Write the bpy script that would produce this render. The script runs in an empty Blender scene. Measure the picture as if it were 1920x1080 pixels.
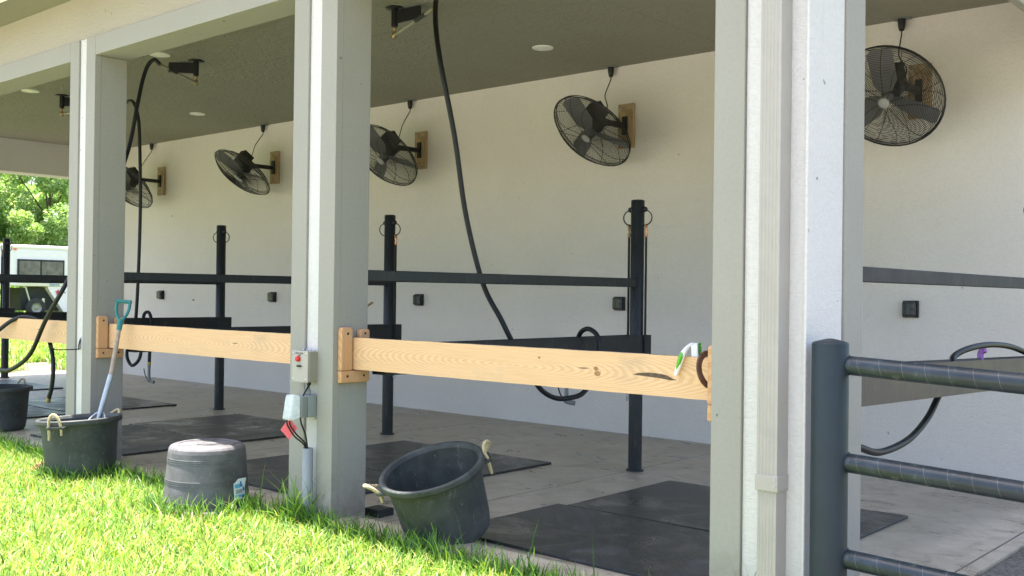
import bpy, math, random
import numpy as np
from mathutils import Vector, Matrix, Euler
random.seed(7); RS=np.random.RandomState(11)
SC=bpy.context.scene; COL=SC.collection
S=3.1486; YW=5.084; H=4.0; CW=.44; JD=.287
R=math.radians

# ------------------------------------------------------------------ mesh builder
class MB:
    def __init__(s): s.v=[]; s.f=[]; s.m=[]; s.s=[]
    def add(s,vs,fs,mi=0,sm=False,M=None):
        o=len(s.v)
        for p in vs: s.v.append(tuple(M@Vector(p)) if M is not None else tuple(p))
        for f in fs: s.f.append([i+o for i in f]); s.m.append(mi); s.s.append(sm)
        return s
    def box(s,x0,x1,y0,y1,z0,z1,mi=0,M=None):
        vs=[(x,y,z) for z in(z0,z1) for y in(y0,y1) for x in(x0,x1)]
        return s.add(vs,[(0,2,3,1),(4,5,7,6),(0,1,5,4),(2,6,7,3),(0,4,6,2),(1,3,7,5)],mi,False,M)
    def prism(s,poly,d,M=None,mi=0):      # poly in local XY, thickness d along Z (centred)
        n=len(poly); vs=[(x,y,-d/2) for x,y in poly]+[(x,y,d/2) for x,y in poly]
        fs=[list(range(n))[::-1],list(range(n,2*n))]+[(i,(i+1)%n,n+(i+1)%n,n+i) for i in range(n)]
        return s.add(vs,fs,mi,False,M)
    def tube(s,pts,r,seg=10,mi=0,closed=False,cap=True,M=None,sm=True):
        P=[Vector(p) for p in pts]; n=len(P); rr=r if hasattr(r,'__len__') else [r]*n
        vs=[];fs=[]; up=None
        for i in range(n):
            if closed: t=P[(i+1)%n]-P[i-1]
            else: t=P[min(i+1,n-1)]-P[max(i-1,0)]
            t.normalize()
            if up is None:
                a=Vector((0,0,1)) if abs(t.z)<.9 else Vector((1,0,0)); up=a-t*a.dot(t)
            else: up=up-t*up.dot(t)
            up.normalize(); b=t.cross(up)
            for k in range(seg):
                a=2*math.pi*k/seg; vs.append(P[i]+(up*math.cos(a)+b*math.sin(a))*rr[i])
        m=n if closed else n-1
        for i in range(m):
            for k in range(seg):
                a=i*seg+k; b_=i*seg+(k+1)%seg; c=((i+1)%n)*seg+(k+1)%seg; d=((i+1)%n)*seg+k
                fs.append((a,b_,c,d))
        s.add(vs,fs,mi,sm,M)
        if cap and not closed:
            s.add([vs[k] for k in range(seg)],[list(range(seg))[::-1]],mi,False,M)
            s.add([vs[(n-1)*seg+k] for k in range(seg)],[list(range(seg))],mi,False,M)
        return s
    def lathe(s,prof,seg=48,M=None,mi=0,sm=True,crease=False):
        if crease:
            q=[prof[0]]
            for a,b in zip(prof,prof[1:]):
                L=math.hypot(b[0]-a[0],b[1]-a[1])
                if L>.012:
                    t=.003/L; q+=[(a[0]+(b[0]-a[0])*t,a[1]+(b[1]-a[1])*t),(b[0]-(b[0]-a[0])*t,b[1]-(b[1]-a[1])*t)]
                q.append(b)
            prof=q
        n=len(prof); vs=[];fs=[]
        for r,z in prof:
            for k in range(seg):
                a=2*math.pi*k/seg; vs.append((r*math.cos(a),r*math.sin(a),z))
        for i in range(n-1):
            for k in range(seg):
                fs.append((i*seg+k,i*seg+(k+1)%seg,(i+1)*seg+(k+1)%seg,(i+1)*seg+k))
        return s.add(vs,fs,mi,sm,M)
    def mesh(s,name,mats):
        me=bpy.data.meshes.new(name); me.from_pydata(s.v,[],s.f)
        for m in (mats if isinstance(mats,(list,tuple)) else [mats]): me.materials.append(m)
        me.polygons.foreach_set('material_index',s.m); me.polygons.foreach_set('use_smooth',s.s)
        me.update(); return me
    def build(s,name,mats,parent=None,bevel=0,label=None):
        o=bpy.data.objects.new(name,s.mesh(name,mats)); COL.objects.link(o)
        if parent is not None: o.parent=parent
        if bevel:
            b=o.modifiers.new('bevel','BEVEL'); b.width=bevel; b.segments=2; b.limit_method='ANGLE'; b.angle_limit=R(40)
        if label: o['label']=label
        return o
def spline(pts,n=8):
    P=[Vector(p) for p in pts]; out=[]
    for i in range(len(P)-1):
        a,b,c,d=P[max(i-1,0)],P[i],P[i+1],P[min(i+2,len(P)-1)]
        for k in range(n):
            t=k/n; out.append(.5*((2*b)+(c-a)*t+(2*a-5*b+4*c-d)*t*t+(3*b-a-3*c+d)*t**3))
    out.append(P[-1]); return out
def tag(o,label,cat,group=None,kind=None):
    if label: o['label']=label
    if cat: o['category']=cat
    if group: o['group']=group
    if kind: o['kind']=kind
    return o
def empty(name,loc,label,cat,group=None,rot=(0,0,0)):
    o=bpy.data.objects.new(name,None); COL.objects.link(o); o.location=loc; o.rotation_euler=rot; o.empty_display_size=.1
    return tag(o,label,cat,group)
def copy_tree(root,loc=None,label=None):
    def rec(o,par):
        c=o.copy(); COL.objects.link(c)
        if par is not None: c.parent=par
        for ch in o.children: rec(ch,c)
        return c
    r=rec(root,None)
    if loc is not None: r.location=loc
    if label: r['label']=label
    return r
def frame(o,z,x=None):   # matrix with origin o, local z axis
    z=Vector(z).normalized(); x=Vector(x) if x is not None else (Vector((1,0,0)) if abs(z.x)<.9 else Vector((0,1,0)))
    x=(x-z*x.dot(z)).normalized(); y=z.cross(x)
    M=Matrix((x,y,z)).transposed().to_4x4(); M.translation=Vector(o); return M

# ------------------------------------------------------------------ materials
def mat(name):
    m=bpy.data.materials.new(name); m.use_nodes=True; nt=m.node_tree; nt.nodes.clear()
    out=nt.nodes.new('ShaderNodeOutputMaterial'); p=nt.nodes.new('ShaderNodeBsdfPrincipled'); nt.links.new(p.outputs[0],out.inputs[0])
    return m,nt,p,out
def N(nt,t,**k):
    n=nt.nodes.new(t)
    for a,b in k.items():
        if a in n.inputs: n.inputs[a].default_value=b
        else: setattr(n,a,b)
    return n
def co(nt,scale=(1,1,1),kind='Object',rot=(0,0,0)):
    tc=N(nt,'ShaderNodeTexCoord'); mp=N(nt,'ShaderNodeMapping'); mp.inputs['Scale'].default_value=scale; mp.inputs['Rotation'].default_value=rot
    nt.links.new(tc.outputs[kind],mp.inputs[0]); return mp.outputs[0]
def noise(nt,vec,scale,detail=5,rough=.6,dist=0):
    n=N(nt,'ShaderNodeTexNoise',Scale=scale,Detail=detail,Roughness=rough,Distortion=dist)
    nt.links.new(vec,n.inputs['Vector']); return n.outputs['Fac']
def ramp(nt,fac,stops):
    r=N(nt,'ShaderNodeValToRGB'); e=r.color_ramp.elements
    while len(e)<len(stops): e.new(.5)
    for i,(p,c) in enumerate(stops):
        e[i].position=p; e[i].color=(*c,1) if len(c)==3 else c
    nt.links.new(fac,r.inputs[0]); return r.outputs[0]
def mix(nt,fac,a,b,mode='MIX'):
    m=nt.nodes.new('ShaderNodeMix'); m.data_type='RGBA'; m.blend_type=mode
    for i,x in((0,fac),(6,a),(7,b)):
        if hasattr(x,'is_output'): nt.links.new(x,m.inputs[i])
        else: m.inputs[i].default_value=x if i==0 else ((*x,1) if len(x)==3 else x)
    return m.outputs[2]
def g(v): return (v,v,v)
def bump(nt,p,h,strength,dist):
    b=N(nt,'ShaderNodeBump',Strength=strength,Distance=dist); nt.links.new(h,b.inputs['Height']); nt.links.new(b.outputs[0],p.inputs['Normal']); return b
def simple(name,col,rough=.6,metal=0,var=.12,scale=8,bmp=0,bscale=60,spec=.4):
    m,nt,p,_=mat(name); c=co(nt); f=noise(nt,c,scale)
    lo=tuple(x*(1-var) for x in col); hi=tuple(min(1,x*(1+var)) for x in col)
    nt.links.new(ramp(nt,f,[(.3,lo),(.7,hi)]),p.inputs['Base Color']); p.inputs['Roughness'].default_value=rough
    p.inputs['Metallic'].default_value=metal; p.inputs['Specular IOR Level'].default_value=spec
    if bmp: bump(nt,p,noise(nt,c,bscale),bmp,.004)
    return m
def stucco(name,col,rough_scale,bstr,bdist,knock=True,grime=0,zs=2.6,spk=.785):
    m,nt,p,_=mat(name); c=co(nt,(1,1,1)); ch=co(nt,(.8,.8,zs))
    big=noise(nt,c,1.1,4); fine=noise(nt,c,55,4)
    base=mix(nt,.10,ramp(nt,big,[(.3,tuple(x*.94 for x in col)),(.7,col)]),ramp(nt,fine,[(.3,g(.35)),(.6,g(1))]),'MULTIPLY')
    # small dirt specks
    sp=noise(nt,c,17,2,.4); 
    base=mix(nt,ramp(nt,sp,[(.0,g(0)),(spk-.02,g(0)),(spk,g(1))]),base,tuple(x*.45 for x in col))
    if grime:
        tc=N(nt,'ShaderNodeTexCoord'); sx=N(nt,'ShaderNodeSeparateXYZ'); nt.links.new(tc.outputs['Object'],sx.inputs[0])
        mr=N(nt,'ShaderNodeMapRange'); nt.links.new(sx.outputs['Z'],mr.inputs[0]); mr.inputs[1].default_value=.02; mr.inputs[2].default_value=grime; mr.inputs[3].default_value=.62; mr.inputs[4].default_value=0
        spl=noise(nt,c,7,6,.75,.5); md=N(nt,'ShaderNodeMath',operation='MULTIPLY'); nt.links.new(mr.outputs[0],md.inputs[0]); nt.links.new(ramp(nt,spl,[(.42,g(0)),(.62,g(1))]),md.inputs[1])
        base=mix(nt,md.outputs[0],base,(.16,.125,.095))
        dr=noise(nt,co(nt,(5,5,.35)),2.2,4,.6); base=mix(nt,ramp(nt,dr,[(.6,g(0)),(.8,g(.22))]),base,tuple(x*.6 for x in col))
    nt.links.new(base,p.inputs['Base Color']); p.inputs['Roughness'].default_value=.85; p.inputs['Specular IOR Level'].default_value=.25
    h1=ramp(nt,noise(nt,ch,rough_scale,3,.55,1.2),[(.40,g(0)),(.52,g(1))]) if knock else noise(nt,ch,rough_scale,3,.5)
    h2=noise(nt,c,140,3)
    h=mix(nt,.35,h1,h2); bump(nt,p,h,bstr,bdist); return m
M_white=stucco('white_stucco',(.64,.615,.60),26,.6,.003,True,.35)
M_wall=stucco('wall_stucco',(.775,.725,.675),15,.45,.0035,True,0,1.7,.81)
M_sage=stucco('sage_paint',(.325,.31,.275),80,.35,.002,False,.45)
def seams(m):
    nt=m.node_tree; p=[n for n in nt.nodes if n.type=='BSDF_PRINCIPLED'][0]; src=p.inputs['Base Color'].links[0].from_socket
    tc=N(nt,'ShaderNodeTexCoord'); sx=N(nt,'ShaderNodeSeparateXYZ'); nt.links.new(tc.outputs['Object'],sx.inputs[0]); o=[]
    wob=noise(nt,tc.outputs['Object'],1.5,2)
    for ax,off,per in(('X',-.05,S/2),('Y',2.50,1.22)):
        a1=N(nt,'ShaderNodeMath',operation='SUBTRACT'); nt.links.new(sx.outputs[ax],a1.inputs[0]); a1.inputs[1].default_value=off
        a2=N(nt,'ShaderNodeMath',operation='PINGPONG'); nt.links.new(a1.outputs[0],a2.inputs[0]); a2.inputs[1].default_value=per
        a3=N(nt,'ShaderNodeMath',operation='LESS_THAN'); nt.links.new(a2.outputs[0],a3.inputs[0]); a3.inputs[1].default_value=.0035; o.append(a3.outputs[0])
    mm=N(nt,'ShaderNodeMath',operation='MAXIMUM'); nt.links.new(o[0],mm.inputs[0]); nt.links.new(o[1],mm.inputs[1])
    k=N(nt,'ShaderNodeMath',operation='MULTIPLY'); nt.links.new(mm.outputs[0],k.inputs[0]); nt.links.new(wob,k.inputs[1])
    nt.links.new(mix(nt,k.outputs[0],src,(.12,.11,.09)),p.inputs['Base Color'])
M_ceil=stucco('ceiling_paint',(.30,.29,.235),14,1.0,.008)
M_eaveshade=stucco('eave_shade_stucco',(.385,.345,.275),26,.5,.003)  # fascia stucco, darkened and warmed in colour for the eave's shade and bounce light
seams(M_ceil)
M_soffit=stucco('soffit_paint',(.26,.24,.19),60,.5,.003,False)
M_trimw=simple('gutter_paint',(.75,.74,.70),.5,0,.05)
M_roof=simple('roof_metal',(.45,.46,.47),.5)
def m_floor():
    m,nt,p,_=mat('concrete'); c=co(nt)
    a=noise(nt,c,.9,6,.65); b=noise(nt,c,7,6,.7); st=noise(nt,co(nt,(1,2.2,1)),1.7,5,.7,1.2)
    col=ramp(nt,a,[(.25,(.37,.31,.235)),(.5,(.465,.40,.31)),(.8,(.57,.51,.425))])
    col=mix(nt,.55,col,ramp(nt,b,[(.3,g(.82)),(.65,g(1))]),'MULTIPLY')
    wet=ramp(nt,st,[(.48,g(0)),(.66,g(1))])
    stn=noise(nt,c,3.1,6,.72,1.5); col=mix(nt,ramp(nt,stn,[(.50,g(0)),(.68,g(.6))]),col,(.20,.165,.125))
    col=mix(nt,wet,col,mix(nt,1,col,(.60,.56,.53),'MULTIPLY'))
    # dark speck debris
    sp=noise(nt,c,70,2,.5); col=mix(nt,ramp(nt,sp,[(.74,g(0)),(.77,g(.8))]),col,(.12,.095,.075))
    # saw cut joints along Y every bay, and one along X
    tc=N(nt,'ShaderNodeTexCoord'); sx=N(nt,'ShaderNodeSeparateXYZ'); nt.links.new(tc.outputs['Object'],sx.inputs[0])
    def line(src,off,per,w):
        a1=N(nt,'ShaderNodeMath',operation='SUBTRACT'); nt.links.new(sx.outputs[src],a1.inputs[0]); a1.inputs[1].default_value=off
        a2=N(nt,'ShaderNodeMath',operation='PINGPONG'); nt.links.new(a1.outputs[0],a2.inputs[0]); a2.inputs[1].default_value=per
        a3=N(nt,'ShaderNodeMath',operation='LESS_THAN'); nt.links.new(a2.outputs[0],a3.inputs[0]); a3.inputs[1].default_value=w
        return a3.outputs[0]
    j=line('X',.085,S/2,.006); 
    jj=N(nt,'ShaderNodeMath',operation='MAXIMUM'); nt.links.new(j,jj.inputs[0]); jj.inputs[1].default_value=0
    col=mix(nt,jj.outputs[0],col,(.07,.06,.05))
    nt.links.new(col,p.inputs['Base Color'])
    nt.links.new(ramp(nt,st,[(.42,g(.55)),(.66,g(.24))]),p.inputs['Roughness'])
    bump(nt,p,b,.05,.001); return m
M_floor=m_floor()
def m_mat():
    m,nt,p,_=mat('rubber'); c=co(nt)
    a=noise(nt,c,2.2,6,.7,.6); d=noise(nt,c,60,3)
    dust=ramp(nt,a,[(.52,g(0)),(.74,g(1))])
    col=mix(nt,dust,ramp(nt,d,[(.3,(.018,.019,.020)),(.7,(.040,.042,.043))]),(.13,.13,.13))
    col=mix(nt,ramp(nt,noise(nt,c,33,2,.5),[(.745,g(0)),(.76,g(1))]),col,(.35,.33,.28))
    nt.links.new(col,p.inputs['Base Color']); nt.links.new(ramp(nt,a,[(.35,g(.22)),(.65,g(.6))]),p.inputs['Roughness'])
    ck=N(nt,'ShaderNodeTexVoronoi',Scale=46.0); ck.inputs['Randomness'].default_value=.0
    nt.links.new(co(nt,(1,1,.2),rot=(0,0,R(45))),ck.inputs['Vector'])
    bump(nt,p,ck.outputs['Distance'],.6,.004); return m
M_mat=m_mat()
def m_wood(name,c0,c1,c2,axis='X'):
    m,nt,p,_=mat(name); sc={'X':(.55,5,5),'Z':(5,5,.55)}[axis]
    v=co(nt,sc); w=N(nt,'ShaderNodeTexWave',wave_type='RINGS',rings_direction='Y' if axis=='X' else 'X'); w.inputs['Scale'].default_value=9.5
    w.inputs['Distortion'].default_value=7; w.inputs['Detail'].default_value=2; w.inputs['Detail Scale'].default_value=.32
    nt.links.new(v,w.inputs['Vector']); fib=noise(nt,co(nt,(3,90,90) if axis=='X' else (90,90,3)),1.5,4)
    col=ramp(nt,w.outputs['Fac'],[(.0,c0),(.68,c1),(.90,c2),(1.0,c1)])
    col=mix(nt,.16,col,ramp(nt,fib,[(.35,g(.45)),(.6,g(1))]),'MULTIPLY')
    big=noise(nt,co(nt,(.8,1,4)),2,3); col=mix(nt,.3,col,ramp(nt,big,[(.35,(1,.92,.8)),(.6,(1,1,1))]),'MULTIPLY')
    gr_=noise(nt,co(nt,(1.2,3,3)),1.6,6,.7); col=mix(nt,ramp(nt,gr_,[(.56,g(0)),(.76,g(.45))]),col,(.34,.26,.19))
    # knot flecks and streaks
    k=noise(nt,co(nt,(1.1,9,9)),2.3,2,.4); col=mix(nt,ramp(nt,k,[(.735,g(0)),(.76,g(1))]),col,(.13,.09,.06))
    nt.links.new(col,p.inputs['Base Color']); p.inputs['Roughness'].default_value=.62; p.inputs['Specular IOR Level'].default_value=.3
    bump(nt,p,fib,.25,.002); return m
M_pine=m_wood('pine',(.74,.49,.29),(.71,.455,.255),(.61,.345,.165))
M_pineZ=m_wood('pine_upright',(.62,.37,.20),(.58,.335,.175),(.48,.25,.12),'Z')
M_oldpine=m_wood('pine_mounting',(.47,.34,.205),(.40,.28,.16),(.30,.20,.11),'Z')
M_woodtop=simple('weathered_wood',(.30,.22,.17),.8,0,.25,14)
def m_steel(name,col,rough,dirt=(.12,.12,.09),damt=.5):
    m,nt,p,_=mat(name); c=co(nt); a=noise(nt,c,5,6,.7); b=noise(nt,co(nt,(8,8,1.2)),6,5,.7)
    cc=mix(nt,ramp(nt,b,[(.55,g(0)),(.8,g(damt))]),ramp(nt,a,[(.3,tuple(x*.75 for x in col)),(.7,tuple(x*1.25 for x in col))]),dirt)
    nt.links.new(cc,p.inputs['Base Color']); nt.links.new(ramp(nt,a,[(.3,g(rough*.75)),(.7,g(min(1,rough*1.3)))]),p.inputs['Roughness'])
    p.inputs['Specular IOR Level'].default_value=.35; bump(nt,p,noise(nt,c,70,3),.15,.001); return m
M_steel=m_steel('charcoal_steel',(.016,.019,.021),.42)
M_steeldusty=m_steel('dusty_steel',(.085,.070,.060),.6,(.20,.16,.13),.5)
M_steelgrey=m_steel('grey_rail_steel',(.045,.043,.045),.75,(.12,.105,.095),.4)
M_post=m_steel('fence_paint',(.017,.026,.031),.5,(.07,.075,.075),.15)
def m_rail():
    m,nt,p,_=mat('wrapped_rail'); c=co(nt)
    tc=N(nt,'ShaderNodeTexCoord'); sx=N(nt,'ShaderNodeSeparateXYZ'); nt.links.new(tc.outputs['Object'],sx.inputs[0])
    a=N(nt,'ShaderNodeMath',operation='MULTIPLY_ADD'); nt.links.new(sx.outputs['Z'],a.inputs[0]); a.inputs[1].default_value=.30; nt.links.new(sx.outputs['X'],a.inputs[2])
    b=N(nt,'ShaderNodeMath',operation='PINGPONG'); nt.links.new(a.outputs[0],b.inputs[0]); b.inputs[1].default_value=.046
    l=N(nt,'ShaderNodeMath',operation='LESS_THAN'); nt.links.new(b.outputs[0],l.inputs[0]); l.inputs[1].default_value=.0007
    n1=noise(nt,c,9,6,.7); n2=noise(nt,c,26,4,.6)
    col=ramp(nt,n1,[(.3,(.008,.014,.020)),(.6,(.014,.024,.034)),(.8,(.045,.062,.085))])
    col=mix(nt,ramp(nt,n2,[(.60,g(0)),(.72,g(.6))]),col,(.10,.12,.09))
    col=mix(nt,l.outputs[0],col,(.13,.13,.13)); nt.links.new(col,p.inputs['Base Color']); p.inputs['Roughness'].default_value=.38
    bump(nt,p,n2,.2,.002); return m
M_rail=m_rail()
M_black=simple('black_metal',(.012,.012,.013),.45)
M_blade=simple('grey_blade',(.17,.17,.18),.55)
M_hubgrey=simple('hub_plate',(.32,.32,.32),.5)
M_hose=simple('black_hose',(.008,.009,.011),.48,0,.2,30)
M_brass=simple('brass_fitting',(.35,.26,.13),.4,.7)
M_alu=simple('worn_pipe',(.38,.35,.27),.45,.6)
M_chrome=simple('bright_metal',(.55,.55,.55),.3,.9)
M_rust=simple('rusty_iron',(.13,.065,.045),.7,.3,.35,25,.3,80)
M_copper=simple('copper_snap',(.60,.30,.16),.35,.8)
M_boxsage=simple('box_enamel',(.27,.25,.20),.5,0,.06)
M_plate=simple('switch_plate',(.38,.355,.32),.45,0,.04)
M_pvc=simple('grey_pvc',(.26,.28,.28),.5,0,.06)
M_pvcdark=simple('grey_pvc_box',(.20,.215,.21),.5,0,.08)
M_red=simple('red_knob',(.55,.02,.02),.35)
M_dark=simple('dark_print',(.03,.03,.03),.7)
M_teal=simple('teal_plastic',(.02,.17,.17),.38,0,.2,12)
M_shaft=simple('worn_shaft',(.36,.29,.24),.7,0,.2,30)
M_galv=simple('galvanised',(.42,.46,.50),.42,.5,.15,12)
M_shovel=m_steel('muddy_blade',(.20,.19,.17),.5,(.22,.10,.05),.8)
M_rope=simple('rope_fibre',(.55,.45,.27),.8,0,.25,90,.5,300)
M_ds=simple('downspout_paint',(.37,.345,.31),.45,0,.05)
M_lamp_trim=simple('lamp_trim',(.85,.84,.80),.4)
M_lens=simple('lamp_lens',(.9,.88,.8),.3)
M_wb=simple('white_plastic',(.85,.87,.88),.3,0,.03)
M_green=simple('green_rubber',(.10,.42,.03),.5,0,.05)
M_coir=simple('coir_fibre',(.36,.20,.11),.95,0,.4,40,.8,150)
M_trailer=simple('trailer_white',(.82,.73,.80),.6,0,.03)
M_rubber=simple('tyre_rubber',(.03,.03,.03),.8)
M_rim=simple('wheel_rim',(.28,.27,.25),.4,.5)
M_orange=simple('marker_orange',(.8,.16,.03),.3)
M_blue=simple('label_blue',(.01,.20,.50),.5,0,.08)
M_ltblue=simple('label_pale_blue',(.12,.42,.62),.5,0,.05)
M_lblwhite=simple('label_white',(.75,.80,.82),.5,0,.05)
def m_tub(name,c0,c1,dusty):
    m,nt,p,_=mat(name); c=co(nt); a=noise(nt,c,5.5,6,.65,.4); b=noise(nt,co(nt,(1,1,.35)),26,5,.7)
    col=ramp(nt,a,[(.35,c0),(.62,c1)]); col=mix(nt,ramp(nt,b,[(.58,g(0)),(.75,g(dusty))]),col,(.22,.22,.22))
    sp=noise(nt,c,60,2,.5); col=mix(nt,ramp(nt,sp,[(.72,g(0)),(.76,g(.7))]),col,(.35,.30,.22))
    nt.links.new(col,p.inputs['Base Color']); nt.links.new(ramp(nt,a,[(.3,g(.5)),(.7,g(.72))]),p.inputs['Roughness'])
    bump(nt,p,noise(nt,c,45,4),.3,.002); return m
M_tub=m_tub('tub_rubber',(.028,.033,.033),(.062,.070,.067),.45)
M_tubgrey=m_tub('weathered_tub',(.066,.064,.068),(.135,.131,.138),.5)
def m_clear():
    m,nt,p,out=mat('clear_cover'); p.inputs['Base Color'].default_value=(.80,.84,.88,1); p.inputs['Roughness'].default_value=.25
    f=noise(nt,co(nt),30,3); nt.links.new(ramp(nt,f,[(.3,g(.45)),(.7,g(.62))]),p.inputs['Alpha']); return m
M_clear=m_clear()
def m_tagred():
    m,nt,p,_=mat('red_tag'); f=noise(nt,co(nt,(1,1,8)),40,3)
    nt.links.new(ramp(nt,f,[(.4,(.70,.06,.09)),(.6,(.80,.16,.2))]),p.inputs['Base Color']); p.inputs['Roughness'].default_value=.5; return m
M_tag=m_tagred()
def m_glass():
    m,nt,p,_=mat('tinted_glass'); f=noise(nt,co(nt),3,3); nt.links.new(ramp(nt,f,[(.3,(.10,.09,.09)),(.7,(.20,.18,.17))]),p.inputs['Base Color']); p.inputs['Roughness'].default_value=.08; return m
M_glass=m_glass()
def m_leafy(name,ramps,trans,transcol,rough=.5,attr='tint'):
    m=bpy.data.materials.new(name); m.use_nodes=True; nt=m.node_tree; nt.nodes.clear()
    out=nt.nodes.new('ShaderNodeOutputMaterial'); at=N(nt,'ShaderNodeAttribute',attribute_name=attr)
    col=ramp(nt,at.outputs['Fac'],ramps)
    p=N(nt,'ShaderNodeBsdfPrincipled'); nt.links.new(col,p.inputs['Base Color']); p.inputs['Roughness'].default_value=rough; p.inputs['Specular IOR Level'].default_value=.45
    t=N(nt,'ShaderNodeBsdfTranslucent'); nt.links.new(mix(nt,1,col,transcol,'MULTIPLY'),t.inputs[0])
    mx=N(nt,'ShaderNodeMixShader'); mx.inputs[0].default_value=trans
    nt.links.new(p.outputs[0],mx.inputs[1]); nt.links.new(t.outputs[0],mx.inputs[2]); nt.links.new(mx.outputs[0],out.inputs[0]); return m
M_grass=m_leafy('grass_blades',[(0,(.035,.10,.022)),(.30,(.10,.24,.045)),(.60,(.25,.40,.06)),(.84,(.42,.51,.14)),(.93,(.62,.62,.36)),(1,(.42,.31,.18))],.38,(1.45,1.35,.7))
M_leaf=m_leafy('tree_leaves',[(0,(.16,.28,.09)),(.45,(.28,.42,.16)),(.8,(.44,.56,.30)),(1,(.65,.62,.5))],.5,(1.4,1.4,.7),.5)
M_leafy=m_leafy('yellow_leaves',[(0,(.12,.20,.015)),(.6,(.26,.32,.015)),(1,(.36,.36,.03))],.4,(1.4,1.3,.5),.45)
M_bark=simple('bark',(.12,.09,.07),.9,0,.3,10,.6,40)
def m_ground():
    m,nt,p,_=mat('soil_and_turf'); c=co(nt); a=noise(nt,c,.7,6,.65); b=noise(nt,c,16,6,.75)
    col=mix(nt,.6,ramp(nt,a,[(.3,(.10,.16,.025)),(.6,(.17,.22,.035)),(.8,(.20,.19,.06))]),ramp(nt,b,[(.3,(.25,.3,.2)),(.7,(1,1,1))]),'MULTIPLY')
    nt.links.new(col,p.inputs['Base Color']); p.inputs['Roughness'].default_value=.95; bump(nt,p,b,.8,.03); return m
M_ground=m_ground()
def m_gravel():
    m,nt,p,_=mat('gravel'); c=co(nt); v=N(nt,'ShaderNodeTexVoronoi',Scale=28.0); nt.links.new(c,v.inputs['Vector'])
    a=noise(nt,c,2.5,5); col=mix(nt,.6,ramp(nt,a,[(.35,(.15,.125,.10)),(.7,(.26,.235,.20))]),ramp(nt,v.outputs['Distance'],[(.05,g(1)),(.5,g(.35))]),'MULTIPLY')
    nt.links.new(col,p.inputs['Base Color']); p.inputs['Roughness'].default_value=.95; bump(nt,p,v.outputs['Distance'],.9,.02); return m
M_gravel=m_gravel()

# ------------------------------------------------------------------ camera, light
cam=bpy.data.cameras.new('camera'); co_=bpy.data.objects.new('camera',cam); COL.objects.link(co_); SC.camera=co_
F_=Vector((-.65844748,.75260505,.0057059)); R_=Vector((.752606,.65835428,.0124039)); U_=Vector((-.00557874,-.01246161,.99990679))
Mx=Matrix((R_,U_,-F_)).transposed().to_4x4(); Mx.translation=Vector((5.12156,-4.14758,1.5)); co_.matrix_world=Mx
cam.sensor_width=36; cam.lens=1931.8158/1920*36; cam.clip_end=2000; cam.clip_start=.05
EL=R(79); AZ=Vector((-.90,-.43,0)).normalized(); sd=Vector((AZ.x*math.cos(EL),AZ.y*math.cos(EL),math.sin(EL)))
sun=bpy.data.lights.new('sun','SUN'); sun.energy=5.0; sun.angle=R(.53); sun.color=(1,.945,.88)
so=bpy.data.objects.new('sun',sun); COL.objects.link(so); so.rotation_euler=sd.to_track_quat('Z','Y').to_euler()
W=bpy.data.worlds.new('World'); SC.world=W; W.use_nodes=True; wn=W.node_tree
sky=wn.nodes.new('ShaderNodeTexSky'); sky.sky_type='NISHITA'; sky.sun_disc=False; sky.sun_elevation=EL
sky.sun_rotation=math.atan2(sd.x,sd.y); sky.air_density=1.0; sky.dust_density=3.0; sky.ozone_density=1.0; sky.altitude=0
bg=wn.nodes['Background']; wn.links.new(sky.outputs[0],bg.inputs[0]); bg.inputs[1].default_value=.12
SC.view_settings.view_transform='Standard'; SC.view_settings.look='None'; SC.view_settings.exposure=2.15; SC.view_settings.gamma=1
SC.render.engine='CYCLES'; SC.cycles.max_bounces=10; SC.cycles.diffuse_bounces=6; SC.cycles.transparent_max_bounces=16

# ------------------------------------------------------------------ ground
def gh(x,y):
    h=0
    if x<-16: h+=min(.35,(-16-x)*.0185)
    return h
def sheet(name,x0,x1,y0,y1,nx,ny,z,m,hf=None):
    b=MB(); vs=[]
    for j in range(ny+1):
        for i in range(nx+1):
            x=x0+(x1-x0)*i/nx; y=y0+(y1-y0)*j/ny; vs.append((x,y,z+(hf(x,y) if hf else 0)))
    b.add(vs,[(j*(nx+1)+i,j*(nx+1)+i+1,(j+1)*(nx+1)+i+1,(j+1)*(nx+1)+i) for j in range(ny) for i in range(nx)],0,True)
    o=b.build(name,m); o['kind']='structure'; return o
sheet('ground',-400,300,-250,400,350,130,-.03,M_ground,gh)
MB().box(-13.25,3.33,.0,5.5,-.14,0).build('concrete_floor',M_floor)['kind']='structure'
o=MB().box(-13.2,3.12,-.05,.215,-.12,.06).build('concrete_kerb',M_floor,bevel=.012); o['kind']='structure'
def gr(x,y): return .02*math.sin(x*1.3)+.012*math.sin(y*2.1+x)
sheet('gravel_drive',-15.9,-13.27,-14,24,10,60,.0-.012,M_gravel)
def m_bounce():
    m,nt,p,_=mat('pale_bounce'); c=co(nt); nt.links.new(ramp(nt,noise(nt,c,6,6,.7),[(.3,(.36,.32,.29)),(.7,(.52,.47,.44))]),p.inputs['Base Color']); p.inputs['Roughness'].default_value=.95; return m
sheet('bounce_ground',-45,30,-19,-4.6,60,12,-.012,m_bounce())  # unseen pale sheet behind the camera, added to bounce neutral light into the stalls
sheet('gravel_strip',3.345,14,-3,9,20,20,-.012,M_gravel)

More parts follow.
